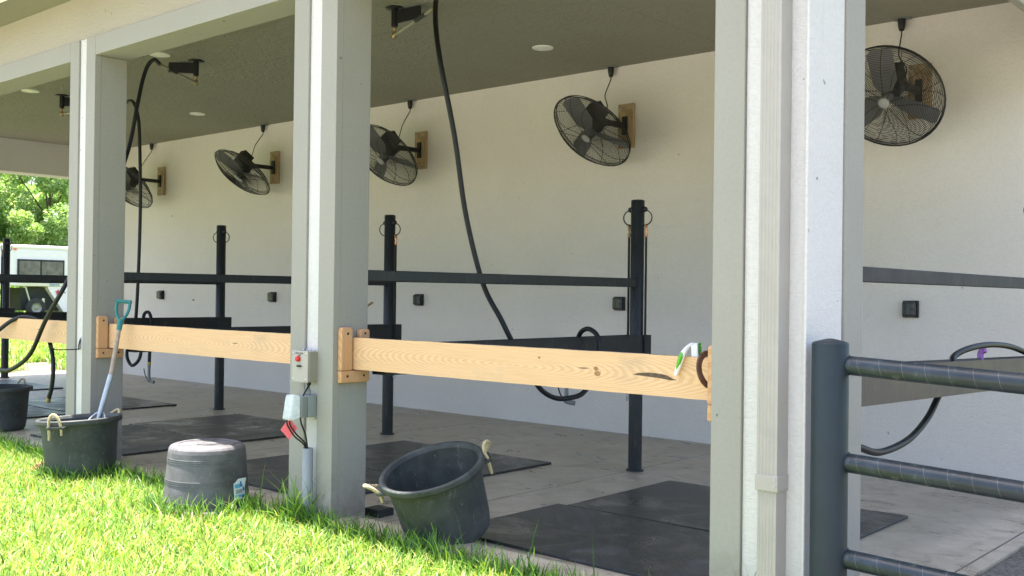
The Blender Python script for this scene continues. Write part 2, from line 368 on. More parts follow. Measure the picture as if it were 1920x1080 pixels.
# ------------------------------------------------------------------ building
bld=empty('wash_stall_building',(0,0,0),'white stucco building with open grey-green framed wash stalls under a dark ceiling','building')
XL=-CW-4*S; XR=S+.019
b=MB().box(XL,XR,YW,YW+.25,0,4.2); b.build('back_wall',M_wall,bld)
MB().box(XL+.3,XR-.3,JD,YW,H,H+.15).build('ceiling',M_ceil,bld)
MB().box(XL-.5,XR+.5,-.46,YW+.9,H+.16,H+.35).build('roof',M_roof,bld)
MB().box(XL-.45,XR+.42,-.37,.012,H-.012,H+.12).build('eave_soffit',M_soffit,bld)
MB().box(XL-.45,XR+.42,-.385,-.372,H-.035,H+.14).box(XL-.45,XR+.42,-.48,-.387,H-.02,H+.13).build('fascia_board',M_trimw,bld,bevel=.01)
# end walls: corner pillars and headers
for (xa,xb,sg) in ((2.885,XR-.015,1),(XL+.015,-12.594,-1)):
    e=MB()
    if sg>0:
        e.box(xb-.03,xb,.57,YW,3.452,4.18,0)
        e.box(xb,XR,.0,.366,0,4.18,1)       # white end face of the corner
        e.box(xb,XR+.012,.368,.572,0,3.45,0)
        e.box(xb,XR+.012,.368,YW,3.452,3.61,0)
        e.box(xb,XR,.36,YW,3.612,4.18,1)
    else:
        e.box(xa,xb,.57,YW,3.45,4.18,1)
        e.box(xa,xb,YW-.45,YW-.002,0,3.448,0)
        e.box(XL,xa,0,YW,3.6,4.18,1)
    e.build('end_wall',[M_sage,M_white],bld,bevel=.006)
# columns
for n in (1,0,-1,-2,-3,-4):
    x0=n*S-CW; x1=n*S
    if n==1: x1=XR-.017
    c=MB().box(x0+.002,x1-.002,.03,.57 if n in(1,-4) else JD,0,3.45,0)
    wx1=x1 if n==1 else x1-.153
    if n==1: wx1=XR-.0015
    c.box(x0+.155,wx1,.016,.06,0,3.62,1)
    c.build('column',[M_sage,M_white],bld,bevel=.005,label='corner column with white stucco end face' if n==1 else None)
# opening surrounds
for n in (1,0,-1,-2,-3):
    a=(n-1)*S; bx=n*S-CW
    t=MB().box(a-.155,a,0,.055,0,3.61).box(bx,bx+.155,0,.055,0,3.61).box(a+.0005,bx-.0005,.0005,.055,3.45,3.6095)
    t.build('opening_trim',M_sage,bld,bevel=.004)
MB().box(XL,XR,.056,JD,3.452,4.18).build('header_beam',M_sage,bld)
MB().box(XL,XR-.0015,.016,.0545,3.612,4.17).build('front_fascia',M_eaveshade,bld)
# downspout on corner column
ds=MB()
def dsprof(x0,x1,y0,y1):
    pts=[(x1,y1),(x1,y0)]
    k=5; w=(x1-x0)
    for i in range(k):
        cx=x1-w*(.16+.68*i/(k-1)); pts+= [(cx+.005,y0),(cx+.003,y0+.0025),(cx-.003,y0+.0025),(cx-.005,y0)]
    pts+=[(x0,y0),(x0,y1)]; return pts
ds.prism(dsprof(2.985,3.082,-.085,.014),3.3,Matrix.Translation((0,0,.72+1.65)))
ds.prism(dsprof(2.989,3.078,-.081,.0135),.72,Matrix.Translation((0,0,.36)))
dso=ds.build('downspout',M_ds,bld,bevel=.004,label='ribbed cream rain downspout on the corner column')
MB().box(2.980,3.087,-.0895,.0142,.665,.735).build('joint_sleeve',M_ds,dso,bevel=.004)
for zz in(.69,.72): MB().tube([(3.073,-.0885,zz),(3.073,-.094,zz)],.004,8).build('screw',M_galv,dso)

# ------------------------------------------------------------------ stall dividers
def ring_pts(c,r,ax,n=28):
    c=Vector(c); M=frame(c,ax); return [M@Vector((r*math.cos(2*math.pi*k/n),r*math.sin(2*math.pi*k/n),0)) for k in range(n)]
def divider(loc,label,yp=3.2,y0=.29,dusty=False,dz=0):
    ms=M_steeldusty if dusty else M_steel; mr_=M_steelgrey if dusty else M_steel
    d=empty('stall_divider',loc,label,'stall divider','steel dividers between the wash stalls')
    MB().lathe([(0,2.318),(.050,2.318),(.058,2.312),(.058,0.0)],32,Matrix.Translation((0,yp,0))).lathe([(.075,0),(.075,.012),(.058,.014)],32,Matrix.Translation((0,yp,0))).build('post',ms,d)
    ur=MB().box(-.035,.035,y0,yp-.056,1.57+dz,1.645+dz)
    if not dusty: ur.v=[(a-(.152 if b_<1 else 0),b_,c_) for a,b_,c_ in ur.v]
    ur.build('upper_rail',mr_,d,bevel=.006)
    t=MB(); ye=yp+.12; x=.072
    t.box(x-.006,x,y0,ye,.968,1.162).box(-x,-x+.006,y0,ye,.968,1.162).box(-x+.006,x-.006,y0,ye,.968,.976).box(-x+.006,x-.006,ye-.006,ye,.976,1.162)
    if dusty: t.v=[(a,b_,c_+.016-.0245*(b_-.6)) for a,b_,c_ in t.v]
    t.build('lower_trough',ms,d,bevel=.0015)
    for s_ in(-1,1):
        e=MB().lathe([(0,.03),(.018,.028),(.024,.015),(.024,-.012),(0,-.012)],16,frame((s_*.062,yp,2.235),(s_,0,0)))
        eo=e.build('ring_eye',ms,d)
        MB().tube(ring_pts((s_*.066,yp-.035*0,2.165),.066,(.55,-.8,0)),.0055,6,closed=True).build('tie_ring',M_black,d)
    return d
xp=.115
d0=divider((xp,0,0),'charcoal post-and-trough divider behind the column with the red-knobbed switch box')
copy_tree(d0,(xp-S,0,0),'charcoal divider behind the column that has the shovel leaning by it')
copy_tree(d0,(xp-2*S,0,0),'charcoal divider whose post shows between the two fans above the shovel rail')
copy_tree(d0,(xp-3*S,0,0),'charcoal divider mostly hidden behind the shovel column')
copy_tree(d0,(xp-4*S,0,0),'farthest charcoal divider, in front of the white trailer')
divider((3.075,0,0),'dusty brown-grey divider with open trough behind the pipe fence',4.1,.60,True,.01)

# ties hanging from rings
def strap(x,y,z0,z1,label,xoff=.01,hw=M_copper):
    e=empty('cross_tie',(x,y,z0),label,'tie strap','cross ties hanging on the divider posts')
    L=z0-z1
    MB().lathe([(0,.0),(.012,-.01),(.014,-.04),(.008,-.055),(.015,-.075),(.012,-.10),(0,-.11)],12).tube(ring_pts((0,0,-.005),.016,(1,0,0),14),.004,6,closed=True).build('snap_hook',hw,e)
    MB().box(-.004,.004,-.012,.012,-L+.12,-.10).build('strap',M_hose,e)
    c=MB()
    for k in range(4): c.tube(ring_pts((0,0,-L+.10-.03*k),.015,(1,0,0) if k%2 else (0,1,0),12),.0035,6,closed=True)
    c.build('chain',M_galv,e); return e
strap(xp+.082,3.21,2.10,.66,'black tie strap with copper snap on the right side of the nearest divider post')
strap(xp-.080,3.19,2.10,.60,'black tie strap with chain on the left side of the nearest divider post',hw=M_brass)
strap(xp-S+.084,3.21,2.10,.60,'thin tie strap with chain on the post seen right of the switch-box column')
strap(xp-4*S+.02,3.12,2.12,.95,'short tie with brass snap on the post before the trailer',hw=M_brass)

# ------------------------------------------------------------------ floor mats
def rmat(x0,y0,w,d,rz,label,z=0.001):
    e=MB(); n=10; vs=[]
    pr=[]
    e.box(-w/2,w/2,-d/2,d/2,0,.019)
    o=e.build('rubber_mat',M_mat,bevel=.004); o.location=(x0+w/2,y0+d/2,z); o.rotation_euler=(0,0,R(rz))
    tag(o,label,'floor mat','black rubber stall mats'); return o
rmat(.64,1.60,1.90,1.34,.6,'rubber mat lying behind another in the stall nearest the pipe fence')
rmat(.56,.44,1.86,1.13,-.8,'wet rubber mat at the kerb, right of the tilted tub')
rmat(-2.49,1.60,1.90,1.34,.3,'rubber mat behind the tilted tub, right of the switch-box column')
rmat(-2.55,.50,1.84,1.08,0,'rubber mat at the kerb behind the upturned tub')
rmat(-5.50,1.62,1.92,1.40,-.5,'farther rubber mat right of the shovel tub')
rmat(-5.42,.52,1.84,1.08,.5,'rubber mat just behind the tub holding the shovel')
rmat(-8.76,1.66,1.86,1.38,.4,'rubber mat under the far hose nozzle, rear of its stall')
rmat(-8.66,.54,1.84,1.08,0,'rubber mat left of the shovel tub near the kerb')
rmat(-11.9,1.66,1.86,1.38,0,'farthest rubber mat, by the gravel drive')

# floor drain channel piece
dr=empty('drain_box',(-.10,.50,0),'small dark drain box behind the kerb beside the switch-box column','drain')
MB().box(-.09,.05,-.07,.07,.002,.05).build('grate',M_steel,dr,bevel=.004); MB().box(.052,.060,-.07,.07,.002,.045).build('rim',M_steel,dr)

# ------------------------------------------------------------------ recessed ceiling lights
def clight(loc,label):
    e=empty('recessed_light',loc,label,'ceiling light','round recessed lights in the stall ceiling')
    MB().lathe([(.083,-.002),(.105,-.012),(.108,-.004),(.108,0.0)],40).build('trim_ring',M_lamp_trim,e)
    MB().lathe([(0,-.006),(.06,-.006),(.083,-.003)],40).build('lens',M_lens,e); return e
l0=clight((-1.53,3.885,H),'recessed light between the two right-hand fans, near the upper wall edge')
copy_tree(l0,(-1.53-2*S-.04,3.88,H),'recessed light above the fan left of the switch-box column')
copy_tree(l0,(-4.92,1.60,H),'recessed light tucked at the header beside the shovel column')
copy_tree(l0,(-8.08,1.63,H),'recessed light on the far ceiling, at the left edge')
# ------------------------------------------------------------------ wall outlet boxes
def wbox(loc,label):
    e=empty('wall_outlet',loc,label,'outlet box','weatherproof outlet boxes along the back wall')
    MB().box(-.068,.068,-.035,0,-.075,.075).build('backplate',M_black,e,bevel=.006)
    MB().box(-.058,.058,-.082,-.036,-.066,.066).build('clear_lid',M_smoke,e,bevel=.014)
    MB().box(-.03,.0,-.045,-.0352,-.05,.05).box(.005,.04,-.05,-.0352,.01,.05).box(.005,.04,-.05,-.0352,-.05,-.01).build('socket',M_galv,e,bevel=.004)
    return e
def m_smoke():
    m,nt,p,out=mat('smoked_lid'); p.inputs['Base Color'].default_value=(.06,.065,.075,1); p.inputs['Roughness'].default_value=.12; f=noise(nt,co(nt),20,3); nt.links.new(ramp(nt,f,[(.3,g(.72)),(.7,g(.82))]),p.inputs['Alpha']); return m
M_smoke=m_smoke()
w0=wbox((1.765,YW,1.409),'outlet box on the wall seen right of the corner column')
for k,l in enumerate(['outlet box just left of the nearest divider post','outlet box right of the switch-box column post','outlet box left of the switch-box column','outlet box nearest the shovel handle']):
    copy_tree(w0,(1.765-(k+1)*3.146,YW,1.409),l)

# ------------------------------------------------------------------ fans
def fan(loc,rz,tilt,spin,label,outx,cxo=0):
    e=empty('wall_fan',loc,label,'fan','black caged fans on wooden blocks along the back wall',(0,0,0))
    # local origin = block centre on the wall
    bd=MB().box(-.098,.098,-.045,0,-.24,.24).build('mounting_block',M_oldpine,e,bevel=.004)
    for sx in(-.06,.06):
        for sz in(-.19,.19): MB().tube([(sx,-.0455,sz),(sx,-.050,sz)],.010,8).build('bolt',M_galv,bd)
    fl=.63
    arm=MB().box(-.03,.03,-.07,-.046,-.10,.10).box(-.02,.02,-fl+.20,-.0702,-.035,.022)
    n=Vector((math.sin(rz)*math.cos(tilt),-math.cos(rz)*math.cos(tilt),-math.sin(tilt)))  # direction the fan blows
    C=Vector((cxo,-fl,-.14)); Mf=frame(C,n,(math.cos(rz),math.sin(rz),0))
    arm.tube([(0,-fl+.24,-.008),(cxo*.7,-fl+.13,-.03)],.04,12)
    arm.build('wall_bracket',M_black,e,bevel=.003)
    # motor behind the blades
    mo=MB().lathe([(0,-.22),(.055,-.22),(.075,-.205),(.078,-.06),(.05,-.045),(.02,-.04),(.02,.02),(0,.02)],20,Mf)
    mo.box(-.085,.085,.02,.19,-.27,-.08,0,Mf); mo.build('motor',M_black,e,bevel=.006)
    bl=MB().lathe([(0,.055),(.05,.05),(.055,.02),(.055,-.005),(0,-.005)],20,Mf).build('rotor_hub',M_blade,e)
    for k in range(3):
        a=spin+2*math.pi*k/3
        pts=[(.05,-.04,-.01),(.05,.04,.02),(.14,-.09,-.035),(.14,.085,.04),(.415,-.095,-.035),(.44,-.06,-.015),(.44,.06,.025),(.41,.095,.04)]
        poly=[0,2,4,5,6,7,3,1]; Mb=Mf@Matrix.Rotation(a,4,'Z')
        vs=[pts[i] for i in poly]+[(x,y,z-.004) for x,y,z in [pts[i] for i in poly]]; m_=8
        MB().add(vs,[tuple(range(8)),tuple(range(15,7,-1))]+[(i,8+i,8+(i+1)%8,(i+1)%8) for i in range(8)],0,False,Mb).build('fan_blade',M_blade,e)
    # guard: spiral of rings front and back, radial wires
    gd=MB(); Rr=.462
    def zf(r): 
        t=r/Rr; return .105*(1-max(0,(t-.55)/.45)**2.2)*1.0
    def zb(r):
        t=r/Rr; return -.115*(1-max(0,(t-.6)/.4)**2.2)
    nr=32
    for k in range(nr):
        r=.07+(Rr-.07)*k/(nr-1)
        gd.tube([Mf@Vector((r*math.cos(a),r*math.sin(a),zf(r))) for a in np.linspace(0,2*math.pi,41)[:-1]],.0023 if k<nr-1 else .008,4,closed=True,sm=False)
        if k<nr-1:
            gd.tube([Mf@Vector((r*math.cos(a),r*math.sin(a),zb(r))) for a in np.linspace(0,2*math.pi,41)[:-1]],.0018,4,closed=True,sm=False)
    gd.tube([Mf@Vector((Rr*.985*math.cos(a),Rr*.985*math.sin(a),-.03)) for a in np.linspace(0,2*math.pi,49)[:-1]],.005,5,closed=True)
    for k in range(10):
        a=2*math.pi*k/10+.2; w=[]
        for q in range(9):
            r=.055+(Rr-.055)*q/8; aa=a+(.26*math.sin(math.pi*q/8) if k%2 else 0); w.append(Mf@Vector((r*math.cos(aa),r*math.sin(aa),zf(r)+.002)))
        gd.tube(w,.0028,4)
        w=[Mf@Vector(((.08+(Rr-.08)*q/8)*math.cos(a+.3),(.08+(Rr-.08)*q/8)*math.sin(a+.3),zb(.08+(Rr-.08)*q/8)-.002)) for q in range(9)]
        gd.tube(w,.0030,4)
    gd.build('guard',M_black,e)
    MB().lathe([(0,.112),(.042,.112),(.048,.105),(.042,.100),(0,.100)],24,Mf).build('badge_plate',M_hubgrey,e)
    # power cord up to the ceiling box
    mp=Mf@Vector((0,.1,-.22)); top=Vector((outx,-.06,H-3.335-.08))
    pts=spline([mp,mp+Vector((.07,.02,-.04)),mp+Vector((.09,.05,.05)),Vector((outx*.75+mp.x*.25+.02,top.y*.6+mp.y*.4,mp.z+.22)),Vector((outx+.012,-.12,(mp.z+.22)*.5+top.z*.5)),top+Vector((0,0,-.06)),top],8)
    MB().tube(pts,.006,6).build('power_cord',M_hose,e)
    return e
def coil(loc,label):
    e=empty('ceiling_socket',loc,label,'socket','black ceiling sockets feeding the fans')
    MB().box(-.075,.075,-.055,.055,-.008,-.001).build('cover_plate',M_lamp_trim if False else M_pvcdark,e,bevel=.002)
    MB().lathe([(0,-.115),(.02,-.112),(.028,-.085),(.034,-.05),(.034,-.008)],16).build('plug',M_black,e); return e
FL=['caged fan facing nearly forward, right of the corner column','whole caged fan on the wall between the hose and the corner column',
    'caged fan partly cut off by the switch-box column','small caged fan between shovel column and switch-box column','most distant caged fan, half hidden by the shovel column']
SL=['ceiling socket above the fan right of the corner column','ceiling socket above the whole fan left of the corner column','ceiling socket just right of the switch-box column','ceiling socket left of the switch-box column','most distant ceiling socket beside the shovel column']
for i,(bx,rz,ti,sp,ox,cxo) in enumerate([(1.83,R(0),R(36),R(88),-.155,-.05),(-1.313,R(-12),R(46),R(88),-.19,-.02),(-4.522,R(-3),R(43),R(95),-.18,.0),(-7.657,R(-10),R(52),R(100),-.264,.05),(-10.859,R(2),R(44),R(70),-.27,.03)]):
    fan((bx,YW,3.335),rz,ti,sp,FL[i],ox,cxo)
    coil((bx+ox,YW-.06,H),SL[i])

# ------------------------------------------------------------------ overhead hose booms
def boom(loc,pd,tip,label,hose,r=.0195,tail=None,nozzle=None,plate=.30):
    e=empty('hose_boom',loc,label,'hose boom','overhead swinging hose booms on the ceiling')
    L=Vector(loc); d=Vector(pd).normalized(); tp=Vector(tip)-L
    fl=MB().lathe([(0,-.001),(.085,-.001),(.085,-.014),(0,-.014)],6).build('ceiling_flange',M_black,e)
    MB().tube([(0,0,-.014),(0,0,-.17)],.030,14).build('swivel_post',M_black,e)
    P=frame((0,0,-.085),d.cross(Vector((0,0,1))),d)
    s_=1
    poly=[(.025,-.06),(plate,-.05),(plate,.05),(plate-.01,.06),(.025,.06)]
    MB().prism(poly,.012,P).build('stop_plate',M_black,e,bevel=.003)
    MB().lathe([(.0,-.17),(.018,-.17),(.021,-.185),(.014,-.20),(.014,-.215),(.022,-.22),(.022,-.27),(0,-.275)],12).build('swivel_fitting',M_brass,e)
    a0=Vector((0,0,-.245)); a1=tp
    ar=MB().tube([a0,a1],.0135,10).build('pipe_arm',M_alu,e)
    m_=a0.lerp(a1,.55); m2=a0.lerp(a1,.78); MB().tube([m_,m2],.018,10).build('sleeve',M_black,ar)
    m_=a0.lerp(a1,.96); MB().tube([m_,a1],.018,10).build('hose_clamp',M_brass,ar)
    pts=[tp]+[Vector(p)-L for p in hose]; sp=spline(pts,8)
    ho=MB().tube(sp,r,12).build('hose',M_hose,e)
    if tail:
        MB().tube([Vector(tail[0])-L,Vector(tail[1])-L],.021,10).build('hose_end',M_brass,ho)
    if nozzle:
        Q=frame(Vector(nozzle[0])-L,Vector(nozzle[1]),(1,0.4,0))
        MB().lathe([(0,0),(.018,0),(.02,.03),(.016,.04),(.017,.15),(.022,.16),(.022,.20),(0,.20)],12,Q).tube([(0,0,.19),(.07,0,.205)],.019,10,M=Q).build('spray_nozzle',M_pvcdark,ho)
        MB().tube(spline([Q@Vector((-.02,0,.18)),Q@Vector((-.055,0,.12)),Q@Vector((-.075,0,.05))]),.006,6).build('trigger',M_black,ho)
        MB().lathe([(.021,-.03),(.022,-.03),(.022,.0),(.0,.0)],12,Q).build('collar',M_yel,ho)
    return e
M_yel=simple('yellow_band',(.55,.42,.05),.5)
boom((-1.62,1.95,H),(1,.1,0),(-.76,1.60,3.775),'hose boom left of the switch-box column top, long hose looping over the near trough',
  [(-.70,1.555,3.80),(-.60,1.45,3.74),(-.44,1.30,3.5),(-.33,1.25,3.194),(-.273,1.35,2.654),(-.249,1.45,2.102),(-.158,1.55,1.582),(-.009,1.6,1.304),(.06,1.66,1.127),(.131,1.75,.946),(.165,1.85,.791),(.19,2.0,.71),(.228,2.15,.703),(.242,2.3,.739),(.27,2.4,.882),(.30,2.42,1.073),(.262,2.44,1.176),(.164,2.46,1.227),(.071,2.48,1.201),(.01,2.5,1.12),(-.02,2.42,.98),(.02,2.34,.88),(.05,2.31,.83)],
  nozzle=((.06,2.31,.84),(.12,-.15,-1)))
bpy.data.objects['hose_boom']['label']='hose boom at the top centre whose long hose loops over the near trough'
boom((-4.865,2.0,H),(-.75,-.66,0),(-4.40,1.30,3.77),'hose boom right of the shovel column, its hose slanting down behind that column',
  [(-4.42,1.255,3.81),(-4.475,1.22,3.76),(-4.50,1.18,3.62),(-4.495,1.12,3.35),(-4.466,1.0,2.83),(-4.20,.60,2.15),(-3.788,.09,1.55),(-4.07,.04,1.215),(-4.326,.03,.917),(-4.598,.02,.775),(-4.884,.02,.719),(-5.25,.02,.78),(-5.36,.03,.95),(-5.075,.06,1.10),(-4.92,.12,1.195),(-4.80,.19,1.225),(-4.62,.25,1.17),(-4.40,.235,.983),(-4.298,.22,.79),(-4.324,.22,.592),(-4.385,.22,.474)],
  tail=((-4.378,.22,.49),(-4.395,.22,.445)))
boom((-8.05,2.02,H),(.55,.75,0),(-6.75,2.15,3.74),'hose boom on the far ceiling left of the shovel column, hose hanging straight down',
  [(-6.55,2.14,3.77),(-6.40,2.12,3.72),(-6.27,2.1,3.55),(-6.226,2.1,3.3),(-6.184,2.1,2.395),(-6.21,2.08,1.187),(-6.30,2.06,.9),(-6.372,2.06,.752),(-6.344,2.06,.658),(-6.243,2.06,.6),(-6.135,2.08,.669),(-6.114,2.1,.794),(-6.13,2.13,1.06),(-6.19,2.17,1.198),(-6.15,2.2,1.231),(-6.09,2.2,1.176),(-6.018,2.17,1.06),(-6.011,2.15,.798),(-6.02,2.15,.642)],
  nozzle=((-6.022,2.15,.62),(0,0,-1)))
# hose over the trough at right (its boom is out of the picture)
hs=empty('coiled_hose',(3.0,2.0,1.1),'black hose draped over the dusty trough behind the pipe fence','hose')
MB().tube([Vector(p)-Vector((3,2,1.1)) for p in spline([(3.02,2.2,.93),(3.03,2.30,1.08),(3.0,2.412,1.15),(3.02,2.667,1.195),(3.04,3.051,1.205),(3.06,3.472,1.17),(3.12,3.75,1.08),(3.18,3.9,.9)],8)],.0195,12).build('hose',M_hose,hs)
MB().tube([Vector(p)-Vector((3,2,1.1)) for p in spline([(2.99,2.27,1.0),(2.98,2.19,.913),(2.98,2.012,.80),(2.98,1.716,.705),(2.98,1.327,.677),(2.98,1.076,.721),(2.97,.85,.80),(2.95,.6,.98)],8)],.0195,12).build('hose_loop',M_hose,hs)
MB().tube([Vector(p)-Vector((3,2,1.1)) for p in spline([(3.00,2.93,1.09),(3.0,2.93,1.155),(3.03,2.93,1.175)],6)],.02,8).build('bright_tie',simple('cerise_tie',(.35,.15,.45),.6,0,.8,90),hs)

# ------------------------------------------------------------------ wooden rails and brackets
def bracket(loc,label,mir=False):
    e=empty('wooden_bracket',loc,label,'rail bracket','U-shaped wooden brackets on the columns')
    sx=-1 if mir else 1; T=.042
    def P(poly,name,m):
        b=MB(); M=Matrix(((0,0,sx,sx*T/2),(1,0,0,0),(0,1,0,0),(0,0,0,1)))
        b.prism(poly,T,M); o=b.build(name,m,e,bevel=.009); return o
    P([(.035,.922),(.27,.922),(.27,.999),(.0352,.999)],'base_block',M_pineZ)
    P([(.035,1.0),(.128,1.0),(.128,1.262),(.116,1.275),(.047,1.275),(.035,1.262)],'upright',M_pineZ)
    P([(.188,1.0),(.27,1.0),(.27,1.25),(.258,1.262),(.20,1.262),(.188,1.25)],'upright',M_pineZ)
    for y,z in((.085,.965),(.22,.965),(.085,1.235),(.228,1.235)): MB().tube([(sx*(T-.001),y,z),(sx*(T+.003),y,z)],.008,8).build('screw',M_black,e)
    return e
bracket((0.0005,0,0),'wooden bracket on the switch-box column holding the near rail')
bracket((-S+.0005,0,0),'wooden bracket on the shovel column holding the middle rail')
bracket((S-CW-.0005,0,0),'wooden bracket edge-on beside the brown horseshoe',True)
bracket((-CW-.0005,0,0),'wooden bracket on the hidden far side of the switch-box column',True)
bracket((-S-CW-.0005,0,0),'wooden bracket on the hidden far side of the shovel column',True)
def rail(x0,x1,label,seed,fl=False):
    L=x1-x0; e=MB(); n=40; sec=[(-.0205,-.101),(.0205,-.101),(.0205,.101),(-.0205,.101)]
    vs=[];fs=[]
    for i in range(n+1):
        x=-L/2+L*i/n; j=(random.random()-.5)*.0025; k=(random.random()-.5)*.002
        vs+=[(x,-.0205,-.101+k),(x,.0205,-.101+k),(x,.0205,.101+j),(x,-.0205,.101+j)]
    for i in range(n):
        a=i*4; fs+=[(a+q,a+(q+1)%4,a+4+(q+1)%4,a+4+q) for q in range(4)]
    e.add(vs,fs); e.add([vs[0],vs[1],vs[2],vs[3]],[(0,3,2,1)]); e.add(vs[-4:],[(0,1,2,3)])
    for i in range(len(e.f)):
        if i<4*n and i%4==2: e.m[i]=1
    o=e.build('wooden_rail',[M_pine,M_woodtop]); o.location=((x0+x1)/2,.158,1.108)
    o.data.flip_normals() if False else None
    tag(o,label,'wooden rail','pine rails closing the wash stalls'); return o
r0=rail(.005,S-CW-.005,'pine rail carrying the white scrub brush, nearest of the rails',1)
rail(-S+.005,-CW-.005,'pine rail with the shovel leaning on it',2)
rail(-2*S+.005,-S-CW-.005,'pine rail behind the looped hose at the left edge',3)
# dark split in near rail
MB().add([(x,-.0212,z) for x,z in((.83,-.004),(.86,.006),(.93,.012),(1.0,.009),(1.03,.004),(1.07,-.012),(1.09,-.016),(1.05,-.019),(.98,-.012),(.90,-.008))],[tuple(range(10))]).build('wood_split',simple('bark_pocket',(.11,.075,.05),.9,0,.4,60),r0)
kn=MB()
for (x,z,r) in((.60,.012,.011),(.61,-.012,.014),(.22,.05,.006)): kn.add([(x+r*1.5*math.cos(a),-.0212,z+r*math.sin(a)) for a in np.linspace(0,6.28,11)[:-1]],[tuple(range(10))])
kn.build('knot',simple('knot_wood',(.33,.17,.08),.8,0,.4,60),r0)

# horseshoe hanging at the end of the near rail
hr=[]
hsM=frame((2.652,.088,1.155),(.95,-.31,0),(.31,.95,0))
out=[];inn=[]
for k in range(21):
    a=R(-60)+R(300)*k/20; t=abs(k-10)/10
    out.append((.076*math.cos(a),.098*math.sin(a))); inn.append((.050*math.cos(a),.070*math.sin(a)))
ho=MB(); vs=[];fs=[]
rot=Matrix.Rotation(R(60),4,'Z')
for (a,b) in zip(out,inn): vs+=[(a[0],a[1],-.006),(a[0],a[1],.006),(b[0],b[1],.006),(b[0],b[1],-.006)]
for i in range(20):
    a=i*4; fs+=[(a+q,a+(q+1)%4,a+4+(q+1)%4,a+4+q) for q in range(4)]
fs+=[(0,3,2,1),(80,81,82,83)]
ho.add(vs,fs,0,False,hsM@Matrix.Rotation(R(30),4,'Z'))
tag(ho.build('horseshoe',M_rust,bevel=.002),'rusty brown horseshoe hanging at the right end of the near rail','horseshoe')

# scrub brush hooked over the rail
BR=[(2.443,.122,1.118),(2.463,.118,1.164),(2.483,.118,1.218),(2.491,.13,1.241),(2.499,.15,1.26),(2.508,.168,1.267),(2.516,.18,1.252)]
BH=(2.507,.192,1.226)
br=empty('scrub_brush',(2.50,.12,1.20),'white scrub brush with green grip hooked over the near rail','brush'); O=Vector((2.50,.12,1.20))
hp=spline([Vector(p)-O for p in BR],5)
MB().tube(hp,[.0075+.0055*math.sin(math.pi*min(1,(i+3)/24)) if i<21 else .009 for i in range(len(hp))],12).build('handle',M_wb,br)
gp=[p+Vector((-.001,-.0075,0)) for p in hp[3:14]]; MB().tube(gp,[.003+.0085*math.sin(math.pi*i/10) for i in range(11)],10).build('grip',M_green,br)
hn=Vector((.86,.50,.06)); hm=frame(Vector(BH)-O,hn,(-.1,.1,1))
hd=MB().prism([(-.048,-.040),(.030,-.046),(.046,-.020),(.046,.020),(.030,.046),(-.048,.040)],.034,hm); hd.build('head',M_wb,br,bevel=.008)
bb=MB(); hm=frame(Vector(BH)-O+hn.normalized()*.017,hn,(-.1,.1,1))
for i in range(12):
    for j in range(7):
        x=-.04+.08*i/11; y=-.025+.05*j/6; q=hm@Vector((x,y,0)); q2=hm@Vector((x*1.08+random.uniform(-.003,.003),y*1.02,.013)); bb.tube([q,q2],.0026,4)
bb.build('bristles',M_green,br)

# ------------------------------------------------------------------ electrical gear on the column
def text_mesh(name,body,size,M,m,parent,ext=.0006,align='CENTER'):
    cu=bpy.data.curves.new(name,'FONT'); cu.body=body; cu.size=size; cu.extrude=ext; cu.align_x=align; cu.align_y='CENTER'
    t=bpy.data.objects.new(name,cu); COL.objects.link(t); bpy.context.view_layer.update()
    me=bpy.data.meshes.new_from_object(t.evaluated_get(bpy.context.evaluated_depsgraph_get())); bpy.data.objects.remove(t)
    me.transform(M); me.materials.clear(); me.materials.append(m); o=bpy.data.objects.new(name,me); COL.objects.link(o); o.parent=parent; return o
FX=lambda x,y,z: frame((x,y,z),(0,-1,0),(1,0,0))
sw=empty('switch_box',(-.235,.014,1.02),'grey-green switch box with red knob on the middle column','switch box')
MB().box(-.085,.085,-.082,0,-.098,.098).build('enclosure',M_boxsage,sw,bevel=.006)
pl=MB().box(-.083,.083,-.092,-.0825,-.102,.100).build('front_plate',M_plate,sw,bevel=.003)
for sx in(-.066,.066):
    for sz in(-.084,.082): MB().lathe([(0,.006),(.006,.005),(.008,0)],10,FX(sx,-.092,sz)).build('plate_screw',M_chrome,pl)
MB().lathe([(0,.020),(.015,.019),(.018,.014),(.018,0)],20,FX(-.008,-.092,.048)).build('red_knob',M_red,sw)
MB().box(-.02,.014,-.104,-.092,-.004,.008).box(.014,.032,-.098,-.094,-.001,.004).build('toggle_lever',M_dark,sw,bevel=.002)
text_mesh('lettering','WALL FAN',.016,FX(-.005,-.0925,.083),M_dark,pl); text_mesh('lettering','LINE',.014,FX(-.003,-.0925,.070),M_dark,pl)
for i in range(4): MB().lathe([(0,.012),(.007,.010),(.007,0)],8,Matrix.Translation((-.055+.037*i,-.02,.098))).build('top_bolt',M_galv,sw)
MB().lathe([(.0,0),(.014,0),(.014,-.018),(.008,-.026),(0,-.026)],12,Matrix.Translation((.045,-.05,-.098))).build('cable_gland',M_black,sw)
ob=empty('covered_outlet',(-.215,.014,.765),'grey outlet box with cloudy bubble cover below the switch box','outlet box')
MB().box(-.05,.05,-.075,0,-.068,.072).build('back_box',M_pvc,ob,bevel=.006)
MB().box(-.048,.052,-.125,-.077,-.066,.070).build('front_box',M_pvcdark,ob,bevel=.006)
cv=MB(); cv.add([(-.055,-.128,-.070),(.05,-.128,-.070),(.05,-.128,.074),(-.055,-.128,.074),(-.052,-.205,-.078),(.040,-.215,-.082),(.035,-.185,.086),(-.05,-.178,.080)],[(0,1,2,3),(4,7,6,5),(0,4,5,1),(1,5,6,2),(2,6,7,3),(3,7,4,0)],0,True)
cv.build('bubble_cover',M_clear,ob,bevel=.014)
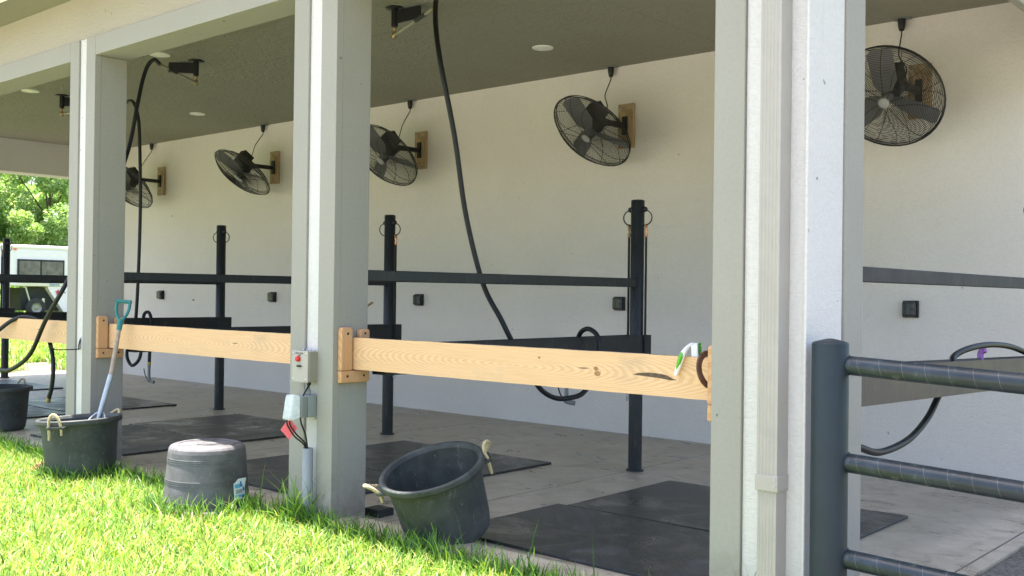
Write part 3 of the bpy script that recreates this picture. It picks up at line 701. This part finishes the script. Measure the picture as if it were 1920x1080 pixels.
MB().box(.046,.056,-.02,-.001,-.085,-.069).build('mounting_ear',M_pvc,ob,bevel=.002)
tg=empty('warning_tag',(-.27,-.13,.68),'small red diamond tag hanging under the bubble cover','tag')
tg.rotation_euler=(0,0,R(25))
MB().prism([(0,.058),(.062,-.005),(.005,-.082),(-.058,-.022)],.0012,FX(.0,0,-.045)).build('tag_sheet',M_tag,tg)
MB().tube([(0,0,.01),(0,.0,.02),(.01,.02,.03)],.0015,5).build('tag_wire',M_black,tg)
cn=empty('conduit',(-.165,-.03,0),'wide grey conduit stub rising from the grass at the middle column','conduit')
MB().lathe([(.028,.50),(.034,.50),(.034,-.05)],24,Matrix.Translation((-.02,-.012,0))).lathe([(.028,.50),(.028,.30)],24,Matrix.Translation((-.02,-.012,0))).build('riser',M_pvc,cn)
MB().tube([(-.045,-.0,.84),(-.045,-.0,.925)],.016,12).lathe([(.021,.84),(.021,.87)],16,Matrix.Translation((-.045,0,0))).build('link_pipe',M_pvc,cn)
cb=MB(); O=Vector((-.165,-.03,0))
cb.tube(spline([Vector(p)-O for p in((-.190,-.036,.90),(-.188,-.10,.80),(-.188,-.10,.68),(-.186,-.06,.58),(-.182,-.042,.46))],6),.0055,8)
cb.tube(spline([Vector(p)-O for p in((-.245,-.16,.70),(-.245,-.16,.655),(-.225,-.12,.58),(-.20,-.06,.52),(-.188,-.045,.45))],6),.0055,8)
cb.tube(spline([Vector(p)-O for p in((-.235,-.15,.70),(-.235,-.145,.65),(-.215,-.11,.59),(-.196,-.055,.53),(-.180,-.04,.46))],6),.0055,8)
cb.build('cables',M_hose,cn)
# tool hook on the shovel column
hk=empty('tool_hook',(-3.36,.015,1.0),'empty black wire hook on the column beside the shovel','hook'); 
h=MB(); 
for dx in(-.012,.012):
    h.tube(spline([(dx*.3,-.002,.075),(dx,-.012,.02),(dx,-.012,-.005),(dx,-.03,-.012),(dx,-.20,-.012),(dx,-.235,.0),(dx,-.25,.022)],5),.0042,7)
h.build('wire',M_black,hk); MB().box(-.007,.007,-.006,0,.06,.088).build('fixing_plate',M_galv,hk,bevel=.002)
# timber peg ends poking past two columns
pg=MB().box(-.012,.012,-.09,.09,-.009,.009).build('wooden_peg',M_oldpine,bevel=.002); pg.location=(-3.45,3.28,1.36); pg.rotation_euler=(R(-18),0,R(75)); tag(pg,'short wooden peg poking past the switch-box column above the bracket','peg')
pg2=pg.copy(); COL.objects.link(pg2); pg2.location=(-6.77,3.18,1.37); pg2.rotation_euler=(0,0,R(60)); pg2['label']='short wooden peg poking past the shovel column beside the handle'

# ------------------------------------------------------------------ tubs
def rope_handle(par,ang,flop,rt,zt,tw_=0):
    # lug + twisted rope loop at angle ang on the rim
    Ml=Matrix.Rotation(ang,4,'Z')@Matrix.Translation((rt+.02,0,zt-.05))
    MB().prism([(-.03,-.085),(.02,-.075),(.042,-.05),(.042,.05),(.02,.075),(-.03,.085)],.018,Ml).build('handle_lug',par['m'] if False else M_tub,par['o'],bevel=.004)
    loop=[]; 
    for k in range(15):
        a=math.pi*k/14; sa=math.sin(a); q=Vector((math.sin(flop)*.105*sa,.050*math.cos(a),math.cos(flop)*.105*sa)); q=Matrix.Rotation(tw_*sa,3,'Z')@q; loop.append(q+Vector((.02,0,0)))
    pts=[Vector((.02,.052,-.055))]+loop+[Vector((.02,-.052,-.09))]
    pts=spline(pts,4)
    # two-strand twist
    rb=MB()
    for ph in(0,2.1,4.2):
        tw=[]
        L=0
        for i,p in enumerate(pts):
            if i: L+=(pts[i]-pts[i-1]).length
            t=(pts[min(i+1,len(pts)-1)]-pts[max(i-1,0)]).normalized(); u=Vector((1,0,0))-t*t.x
            u=u.normalized() if u.length>.1 else Vector((0,0,1)); v=t.cross(u); a=L*220+ph
            tw.append(Ml@(p+(u*math.cos(a)+v*math.sin(a))*.0055))
        rb.tube(tw,.0062,6)
    rb.build('rope_handle',M_rope,par['o'])
def tub(loc,rot,label,m,hand=(0,math.pi),flops=(.5,.5),tws=(0,0),sc=1,flip=False,group='black rubber muck tubs'):
    e=empty('muck_tub',loc,label,'tub',group); e.rotation_euler=rot
    prof=[(0,.004),(.20,.0),(.235,.006),(.250,.03),(.262,.13),(.2665,.133),(.2665,.137),(.263,.14),(.2675,.150),(.264,.153),(.273,.26),(.277,.263),(.277,.267),(.274,.27),(.286,.395),(.288,.41),(.313,.413),(.319,.425),(.318,.447),(.312,.455),(.302,.455),(.290,.45),(.280,.43),(.278,.40),(.262,.20),(.240,.04),(.20,.015),(0,.014)]
    side=[(0,.004),(.18,.004),(.195,0),(.222,.001),(.238,.008),(.249,.022),(.254,.045)]
    if flip:
        for z0,rr in((.085,.2565),(.225,.2680),(.365,.2800)):
            for q in range(3): z=z0+.013*q; r_=rr+.0008*q; side+=[(r_,z-.0022),(r_+.0028,z),(r_,z+.0022)]
    else: side+=[(.262,.10),(.2715,.24),(.281,.37)]
    prof=side+prof[prof.index((.286,.395)):]
    MB().lathe(prof,72,crease=True).build('body',m,e)
    if flip:
        bs=MB()
        for r_ in(.205,.19): bs.lathe([(r_,0.001),(r_-.003,-.004),(r_-.006,0.001)],48)
        bs.lathe([(0,.0005),(.04,-.003),(.07,.0005)],32); bs.build('base_rings',m,e)
        return e
    for a,fz,tq in zip(hand,flops,tws): rope_handle({'o':e,'m':m},a,fz,.288,.455,tq)
    return e
# camera azimuth as seen from the tubs (direction toward camera) ~ (-.66,.75) reversed
tub((-2.785,-.245,.03),(R(1.5),R(-3.0),0),'dark tub with rope handle holding the shovel',M_tub,(R(-58),R(108)),(.15,.9))
tub((-1.03,-.235,.462),(R(180),0,R(20)),'grey tub turned upside down in the grass',M_tubgrey,flip=True)
nrm=Vector((-.01,-.36,.93)).normalized(); rc=Vector((.795,.107,.463)); bc=rc-nrm*.43
Mq=frame(bc,nrm,(.75,.66,0)); t3=tub(bc,Mq.to_euler(),'dark tub tipped toward the lawn at the kerb',M_tub,(R(12),R(192)),(.25,.85),(-.9,.6))
tub((-6.12,.50,.0),(0,0,0),'dark tub cut off by the left edge of the picture',M_tub,(R(-60),R(120)),(.3,.3))
# label on the upturned tub
lb=empty('paper_label',(-.80,-.40,.16),'torn blue and white label on the upturned tub','label')
th=math.atan2(-.745,.667)
def onTub(u,v,off):   # u: arc metres, v: height (world z)
    ang=LA+u/.275; r=.2895-.085*(v-.02)+off+.0
    return (-1.03+r*math.cos(ang)+.80,-.235+r*math.sin(ang)+.40,v-.16)
LA=R(17)
def patch(u0,u1,v0,v1,off,name,m,par,cut=0,curl=0):
    b=MB(); n=8; k=6; vs=[]
    for j in range(k+1):
        for i in range(n+1):
            u=u0+(u1-u0)*i/n; v=v0+(v1-v0)*j/k
            if cut and j==k and i<3: v-=cut*(3-i)/3
            vs.append(onTub(u,v,off+curl*max(0,(i/n-.6))*max(0,j/k-.5)))
    b.add(vs,[(j*(n+1)+i,j*(n+1)+i+1,(j+1)*(n+1)+i+1,(j+1)*(n+1)+i) for j in range(k) for i in range(n)],0,True); return b.build(name,m,par)
ps=patch(-.055,.055,.11,.245,.004,'label_sheet',M_lblwhite,lb,.03,.08)
patch(-.048,.0,.186,.212,.0055,'label_print',M_ltblue,ps); patch(.001,.048,.190,.226,.0058,'label_print',M_blue,ps,0,.02)
patch(.026,.046,.160,.184,.0055,'label_print',M_blue,ps); patch(-.045,.046,.125,.140,.0055,'label_print',M_ltblue,ps); patch(.018,.046,.116,.130,.006,'label_print',M_dark,ps)
tx=MB()
for q in range(7): tx.add([onTub(-.04+.009*q+dx,zz,.0062) for dx,zz in((0,.150),(.005,.150),(.005,.176),(0,.176))],[(0,1,2,3)])
tx.build('label_print',M_pvcdark,ps)

# ------------------------------------------------------------------ shovel
sh=empty('shovel',(-2.72,-.14,.14),'shovel with teal D-grip and worn shaft standing in the dark tub','shovel'); O=Vector((-2.72,-.14,.14))
top=Vector((-2.775,.055,1.225)); low=Vector((-2.735,-.04,.79)); sock=Vector((-2.715,-.15,.47))
MB().tube([low-O,top-O],[.019,.017],14).build('shaft',M_shaft,sh)
MB().tube([low-O+Vector((0,.002,.02)),(low*.35+sock*.65)-O,sock-O],[.022,.021,.014],14).build('socket',M_galv,sh)
ax=(top-low).normalized(); sd_=Vector((.75,.66,0)); sd_=(sd_-ax*sd_.dot(ax)).normalized()
def G(a,b_): return top+ax*b_+sd_*a-O
gpts=[G(0,-.05),G(0,.02)]
gr=MB().tube([G(0,-.06),G(0,.0),G(0,.03)],[.021,.023,.02],12)
gr.tube(spline([G(0,.01),G(-.035,.06),G(-.052,.12),G(-.050,.178)],6),.0125,10).tube(spline([G(0,.01),G(.035,.06),G(.052,.12),G(.050,.178)],6),.0125,10)
gr.tube([G(-.062,.178),G(.062,.178)],.0155,12); gr.build('grip',M_teal,sh)
bd=MB(); vs=[]; nu,nv=12,10
bm=frame(sock,(low-sock).normalized(),(.80,.60,0)); 
for j in range(nv+1):
    for i in range(nu+1):
        u=-1+2*i/nu; v=j/nv; w=.118*(1-.45*max(0,v-.5)**1.2) if v>.12 else .118*(.62+3.1*v)
        top_=.06-.10*abs(u)**2.2
        z=top_-.33*v*(1-.25*u*u); vs.append((bm@Vector((u*w,(-.035*u*u+.02)*(1-v*.4),z)))-O)
bd.add(vs,[(j*(nu+1)+i,j*(nu+1)+i+1,(j+1)*(nu+1)+i+1,(j+1)*(nu+1)+i) for j in range(nv) for i in range(nu)],0,True)
bo=bd.build('blade',M_shovel,sh); sm_=bo.modifiers.new('solid','SOLIDIFY'); sm_.thickness=.004
edge=[vs[i] for i in range(nu+1)]; MB().tube(edge,.0075,8).build('blade_shoulder',M_galv,sh)

# coir clump in grass
cm=MB()
for k in range(260):
    a=random.uniform(0,6.28); r=random.uniform(0,.11); z=.09*math.sqrt(max(0,1-(r/.115)**2)); c=Vector((r*math.cos(a),r*math.sin(a)*.8,z*random.uniform(.3,1)))
    d=Vector((random.uniform(-1,1),random.uniform(-1,1),random.uniform(-.3,.3)))*.04; cm.tube([c-d,c+Vector((0,0,.012)),c+d],.0028,4)
co1=cm.build('coir_clump',M_coir); co1.location=(-3.18,-.38,.0); tag(co1,'brown fibrous clump in the grass left of the shovel tub','coir clump')

# ------------------------------------------------------------------ pipe fence
fe=empty('pipe_fence',(3.268,.02,0),'charcoal pipe fence with three wrapped rails at the right','fence')
MB().lathe([(0,1.328),(.012,1.328),(.03,1.324),(.06,1.316),(.072,1.312),(.0765,1.304),(.0765,-.1)],48).build('post',M_post,fe)
for (z0,z1) in((1.217,1.171),(.809,.766),(.406,.369)):
    p0=Vector((.035,.02,z0+.002)); p1=Vector((2.4,.02+.0,z0-(z0-z1)/1.0*2.35)); d=p1-p0; L=d.length
    o=MB().tube([(0,0,0),(L,0,0)],.0405,32).build('rail',M_rail,fe); MB().tube([p0+Vector((.033,.0415*math.cos(a),.0415*math.sin(a))) for a in np.linspace(0,6.2832,33)[:-1]],.005,6,closed=True).build('weld_bead',M_post,fe); o.location=p0; o.rotation_euler=d.to_track_quat('X','Z').to_euler()

# ------------------------------------------------------------------ trailer
tr=empty('horse_trailer',(-35,14,.35),'white horse trailer with raised nose and tinted window on the far lawn','trailer'); O=Vector((-35,14,.35))
ys=12.0-5; ye=24
def TB(x0,x1,y0,y1,z0,z1,b=None): return (b or MB()).box(x0-O.x,x1-O.x,y0-O.y,y1-O.y,z0-O.z,z1-O.z)
TB(-37.3,-35,9.3,ye,1.56,3.02).build('nose_body',M_trailer,tr,bevel=.08)
TB(-37.25,-34.97,9.35,ye,3.0,3.15).build('roof_edge',M_trailer,tr,bevel=.06)
lo=MB(); Mt=Matrix(((0,0,1,-36.15-O.x),(1,0,0,-O.y),(0,1,0,-O.z),(0,0,0,1)))
lo.prism([(14.221,1.558),(14.25,1.45),(14.9,.50),(ye,.50),(ye,1.558)],2.2,Mt).build('lower_body',M_trailer,tr)
wf=TB(-34.99,-34.955,13.0,14.83,1.70,2.60).build('window_frame',M_steel,tr,bevel=.03)
TB(-34.955,-34.945,13.07,13.86,1.77,2.53).build('window_pane',M_glass,wf); TB(-34.955,-34.945,13.93,14.76,1.77,2.53).build('window_pane',M_glass,wf)
TB(-34.995,-34.96,12.86,12.97,2.94,2.99).build('marker_lamp',M_orange,tr)
TB(-37,-35.35,13.3,14.9,.62,1.50).build('undercarriage',M_dark,tr)
jk=TB(-35.2,-35.1,14.02,14.12,.6,1.1).build('landing_jack',M_chrome,tr)
MB().tube([Vector((-35.05,13.36,1.53))-O,Vector((-35.05,13.60,.72))-O],.03,8).build('brace',M_chrome,tr)
wh=MB().lathe([(.20,-.10),(.33,-.10),(.37,-.06),(.37,.06),(.33,.10),(.20,.10)],32,frame(Vector((-35.05,13.75,.735))-O,(1,0,0))).build('tyre',M_rubber,tr)
MB().lathe([(0,.05),(.05,.06),(.08,.03),(.17,.05),(.20,.10)],24,frame(Vector((-35.05,13.75,.735))-O,(1,0,0))).build('rim',M_rim,wh)
TB(-36.9,-35.3,8.6,9.2,.86,1.56).build('gooseneck_hitch',M_dark,tr)
for y_ in (8.9,): 
    MB().lathe([(.0,.05),(.20,.06),(.33,.10),(.37,.06),(.37,-.06),(.33,-.10)],32,frame(Vector((-35.3,9.0,.72))-O,(1,0,0))).build('tyre',M_rubber,tr)
text_mesh('lettering','Sierra',.17,frame(Vector((-34.985,14.45,1.64))-O,(1,0,0),(0,1,0)),M_blue,tr,.002)
st=[( .13*math.cos(R(90+36*k))*(1 if k%2==0 else .45), .13*math.sin(R(90+36*k))*(1 if k%2==0 else .45)) for k in range(10)]
MB().prism(st,.01,frame(Vector((-35.04,14.62,1.34))-O,(1,0,0),(0,1,0))).build('red_star_decal',M_red,tr)
text_mesh('lettering','oo',.12,frame(Vector((-35.04,14.86,1.34))-O,(1,0,0),(0,1,0)),M_dark,tr,.002)

# ------------------------------------------------------------------ foliage helpers
def quads(name,cent,dirs,norm,L,Wd,tint,m,parent=None):
    n=len(cent); d=dirs/np.linalg.norm(dirs,axis=1,keepdims=True); s_=np.cross(d,norm); s_/=np.linalg.norm(s_,axis=1,keepdims=True)+1e-9
    L=L[:,None];Wd=Wd[:,None]
    v=np.stack([cent-d*L*.5,cent+s_*Wd*.5,cent+d*L*.5,cent-s_*Wd*.5],1).reshape(-1,3)
    me=bpy.data.meshes.new(name); me.vertices.add(4*n); me.vertices.foreach_set('co',v.ravel()); me.loops.add(4*n); me.loops.foreach_set('vertex_index',np.arange(4*n,dtype=np.int32))
    me.polygons.add(n); me.polygons.foreach_set('loop_start',np.arange(0,4*n,4,dtype=np.int32)); me.polygons.foreach_set('loop_total',np.full(n,4,dtype=np.int32))
    at=me.attributes.new('tint','FLOAT','POINT'); at.data.foreach_set('value',np.repeat(tint,4)); me.materials.append(m); me.update(); me.validate()
    o=bpy.data.objects.new(name,me); COL.objects.link(o)
    if parent is not None: o.parent=parent
    return o
def tree(loc,h,rad,label,nclump,nleaf,m,ls=.17,low=.15,cat='tree',name='broadleaf_tree'):
    e=empty(name,loc,label,cat,'trees behind the trailer')
    tb=MB(); tb.tube(spline([(0,0,-.2),(.1,.05,h*.25),(-.05,.1,h*.55),(.0,0,h*.85)],4),[.09*h/8*(1-.8*i/12) for i in range(13)],10)
    cl=[]
    for k in range(nclump):
        a=RS.uniform(0,2*math.pi); z=RS.uniform(low,1)**.9; rr=rad*math.sqrt(max(.25,1-((z-.45)/.6)**2))*RS.uniform(.15,1.0)**.6
        cl.append((rr*math.cos(a),rr*math.sin(a),z*h))
    for c in cl[::6]:
        z0=max(.2*h,c[2]*.6); tb.tube(spline([(0,0,z0),(c[0]*.5,c[1]*.5,z0*.5+c[2]*.5+.1),c],3),[.045,.04,.035,.03,.02,.016,.012],6)
    tb.build('trunk',M_bark,e)
    cl=np.array(cl); idx=RS.randint(0,len(cl),nleaf); cr=RS.uniform(.5,1.1,len(cl))*rad*.26
    off=RS.normal(0,1,(nleaf,3)); off/=np.linalg.norm(off,axis=1,keepdims=True); off*=(RS.uniform(0.25,1,nleaf)**.5*cr[idx])[:,None]; off[:,2]*=.7
    c=cl[idx]+off; c=c[c[:,2]>.05]; n=len(c)
    dirs=RS.normal(0,1,(n,3)); nm=RS.normal(0,1,(n,3))+np.array([0,0,.8])
    quads('crown',c,dirs,nm,RS.uniform(.7,1.4,n)*ls,RS.uniform(.35,.6,n)*ls,np.clip(RS.normal(.5,.25,n),0,1),m,e)
tree((-47,14.0,.35),8.5,3.6,'broad green tree behind the left part of the trailer',150,110000,M_leaf,.17,.03)
tree((-46,19.2,.35),9.0,3.8,'green tree behind the right part of the trailer, beside the column',150,110000,M_leaf,.17,.03)
tree((-52,24.6,.35),9.5,3.8,'paler tree seen at the gap edge beyond the trailer',46,14000,M_leaf,.2,.05)
tree((-41.0,13.3,.35),5.3,1.6,'small yellow-green tree above the left end of the trailer roof',26,11000,M_leafy,.15,.45)
tree((-50,8.2,.35),9.0,3.8,'green tree beyond the left end of the trailer',46,14000,M_leaf,.2,.03)
tree((-56,17.0,.35),10,5.0,'tall green tree filling the gap between the other two trees',90,30000,M_leaf,.24,.03)
tree((-40.2,12.2,.3),2.5,1.9,'low green bush seen under the trailer nose',30,9000,M_leaf,.13,.0,'bush','leafy_bush')
tree((-40.0,15.2,.3),2.4,1.9,'low green bush behind the trailer wheel',30,9000,M_leaf,.13,.0,'bush','leafy_bush')

# ------------------------------------------------------------------ grass
def grass(name,xy,z0,hmin,hmax,w,lean,label,tmean=.5,tsd=.25):
    n=len(xy); hgt=RS.uniform(hmin,hmax,n)*(1 if True else 0); a=RS.uniform(0,2*math.pi,n); ln=np.abs(RS.normal(0,lean,n))+.15
    dx=np.cos(a);dy=np.sin(a); fa=a+RS.uniform(-1.2,1.2,n)+math.pi/2; wx=np.cos(fa)*w*.5*RS.uniform(.6,1.35,n); wy=np.sin(fa)*w*.5*RS.uniform(.6,1.35,n)
    base=np.column_stack([xy[:,0],xy[:,1],z0]); V=[]
    for t,wf in((0,.8),(.38,1.0),(.74,.72),(1.0,.06)):
        bend=ln*t*t; hz=t*np.sqrt(np.maximum(.12,1-.55*np.minimum(ln,1.2)*t))
        c=base+np.column_stack([dx*bend*hgt,dy*bend*hgt,hz*hgt])
        o_=np.column_stack([wx*wf,wy*wf,np.zeros(n)]); V+=[c-o_,c+o_]
    v=np.stack(V,1).reshape(-1,3)
    q=np.array([[0,1,3,2],[2,3,5,4],[4,5,7,6]],dtype=np.int32); idx=(np.arange(n,dtype=np.int32)[:,None,None]*8+q[None]).reshape(-1)
    me=bpy.data.meshes.new(name); me.vertices.add(8*n); me.vertices.foreach_set('co',v.ravel().astype(np.float32)); me.loops.add(12*n); me.loops.foreach_set('vertex_index',idx)
    me.polygons.add(3*n); me.polygons.foreach_set('loop_start',np.arange(0,12*n,4,dtype=np.int32)); me.polygons.foreach_set('loop_total',np.full(3*n,4,dtype=np.int32))
    at=me.attributes.new('tint','FLOAT','POINT'); at.data.foreach_set('value',np.repeat(np.clip(RS.normal(tmean,tsd,n),0,1),8).astype(np.float32))
    me.polygons.foreach_set('use_smooth',np.ones(3*n,dtype=bool)); me.materials.append(M_grass); me.update()
    o=bpy.data.objects.new(name,me); COL.objects.link(o); return tag(o,label,'grass',None,'stuff')
def patchy(x,y): return .5+.25*np.sin(x*2.3+1.1*np.sin(y*3.1))+.25*np.sin(y*4.7+x*1.3)
n=190000; x=RS.uniform(-8.5,3.0,n); y=-RS.uniform(0,1,n)*3.6-.03
# keep what the camera can roughly see, plus a margin
cx,cy=5.12156,-4.14758; dxx=x-cx;dyy=y-cy; dep=dxx*-.65845+dyy*.7526; lat=dxx*.7526+dyy*.65835
k=(dep>4.6)&(np.abs(lat/dep)<.60)
# outside the kerb, not inside the tubs
def outside(x,y,c,r): return (x-c[0])**2+(y-c[1])**2>r*r
k&=outside(x,y,(-1.03,-.235),.305)&outside(x,y,(-2.785,-.245),.24)&outside(x,y,(.80,.20),.16)
x=x[k];y=y[k]; 
grass('lawn_grass',np.column_stack([x,y]),np.full(len(x),-.035),.07,.15,.0095,.62,'bright sunlit lawn grass in front of the stalls',.58,.26)
# taller fringe along the kerb and around the column foot
n=5200; x=RS.uniform(-8,2.9,n); y=-.05-np.abs(RS.normal(0,.07,n)); k=patchy(x*2,y)>.25
k&=outside(x,y,(-1.03,-.235),.305)&outside(x,y,(-2.785,-.245),.235)&outside(x,y,(.80,.20),.16)
fx=x[k];fy=y[k]
n2=420; x2=RS.normal(-.26,.14,n2); y2=-.05-np.abs(RS.normal(0,.05,n2)); n3=120; x3=RS.normal(2.93,.06,n3); y3=-.05-np.abs(RS.normal(0,.05,n3)); n4=900; x4=RS.uniform(-7.5,-4.4,n4); y4=-.03-np.abs(RS.normal(0,.1,n4))
rings=[]
for c,r,nn in(((-1.03,-.235),.325,900),((-2.785,-.245),.265,600)):
    a=RS.uniform(0,6.283,nn); rr=r+np.abs(RS.normal(0,.03,nn)); xx=c[0]+rr*np.cos(a); yy=c[1]+rr*np.sin(a); kk=yy<-.055; rings.append((xx[kk],yy[kk]))
fx=np.concatenate([fx,x2,x3,x4]+[q[0] for q in rings]); fy=np.concatenate([fy,y2,y3,y4]+[q[1] for q in rings])
grass('kerb_grass',np.column_stack([fx,fy]),np.full(len(fx),-.03),.11,.24,.0085,.38,'longer grass tufts along the kerb and column foot',.30,.2)
n=60000; x=-15.9-RS.uniform(0,1,n)**1.4*19.5; y=RS.uniform(-2,20,n); k=(y>(x+13)*-.35)&(y<6+(-x-13)*.75)
x=x[k];y=y[k]; n5=2500; x5=RS.uniform(-15.6,-13.6,n5); y5=RS.uniform(2,7,n5); kk=patchy(x5*1.7,y5*1.1)>.62; x=np.concatenate([x,x5[kk]]);y=np.concatenate([y,y5[kk]])
grass('far_lawn_grass',np.column_stack([x,y]),np.array([gh(a,0)-.03 for a in x]),.12,.30,.03,.5,'rough grass between the gravel drive and the trailer',.6,.25)

n=70; x=np.concatenate([RS.normal(-.20,.07,45),RS.normal(2.93,.05,12),RS.uniform(-.9,2.6,13)]); y=-.055-np.abs(RS.normal(0,.04,n)); kk=outside(x,y,(-1.03,-.235),.31)&outside(x,y,(.80,.20),.2); x=x[kk];y=y[kk]
grass('tall_grass',np.column_stack([x,y]),np.full(len(x),-.03),.26,.44,.008,.28,'tall uncut grass blades at the column feet and conduit',.35,.15)
# small dry debris on the floor
n=1500; x=RS.uniform(-12,3.2,n); y=RS.uniform(.3,5.0,n); 
cl=[(1.1,2.9,.25),(-6.9,4.6,.4),(-6.4,4.5,.25),(2.7,3.0,.5),(3.0,1.9,.4),(.5,2.0,.3),(-.1,.33,.25)]
for i in range(n):
    if i%2==0:
        c=cl[RS.randint(len(cl))]; x[i]=c[0]+RS.normal(0,c[2]*.5); y[i]=np.clip(c[1]+RS.normal(0,c[2]*.35),.3,5.0)
y[:220]=RS.uniform(.0,.2,220); x[:110]=RS.normal(-2.2,.4,110); x[110:220]=RS.normal(.1,.5,110); cen=np.column_stack([x,y,np.where(y<.215,.0635,.0035)]); dr_=np.column_stack([RS.normal(0,1,n),RS.normal(0,1,n),np.zeros(n)]); nm=np.tile([0,0,1.0],(n,1))+RS.normal(0,.1,(n,3))
def m_deb():
    return m_leafy('debris',[(0,(.03,.022,.015)),(.6,(.10,.065,.04)),(1,(.28,.21,.12))],.1,(1,1,1),.9)
ob_=quads('floor_debris',cen,dr_,nm,RS.uniform(.005,.018,n)*np.where(np.arange(n)%17==0,2.2,1),RS.uniform(.002,.006,n),RS.uniform(0,1,n),m_deb()); tag(ob_,'scattered bits of hay and dirt on the concrete','debris',None,'stuff')
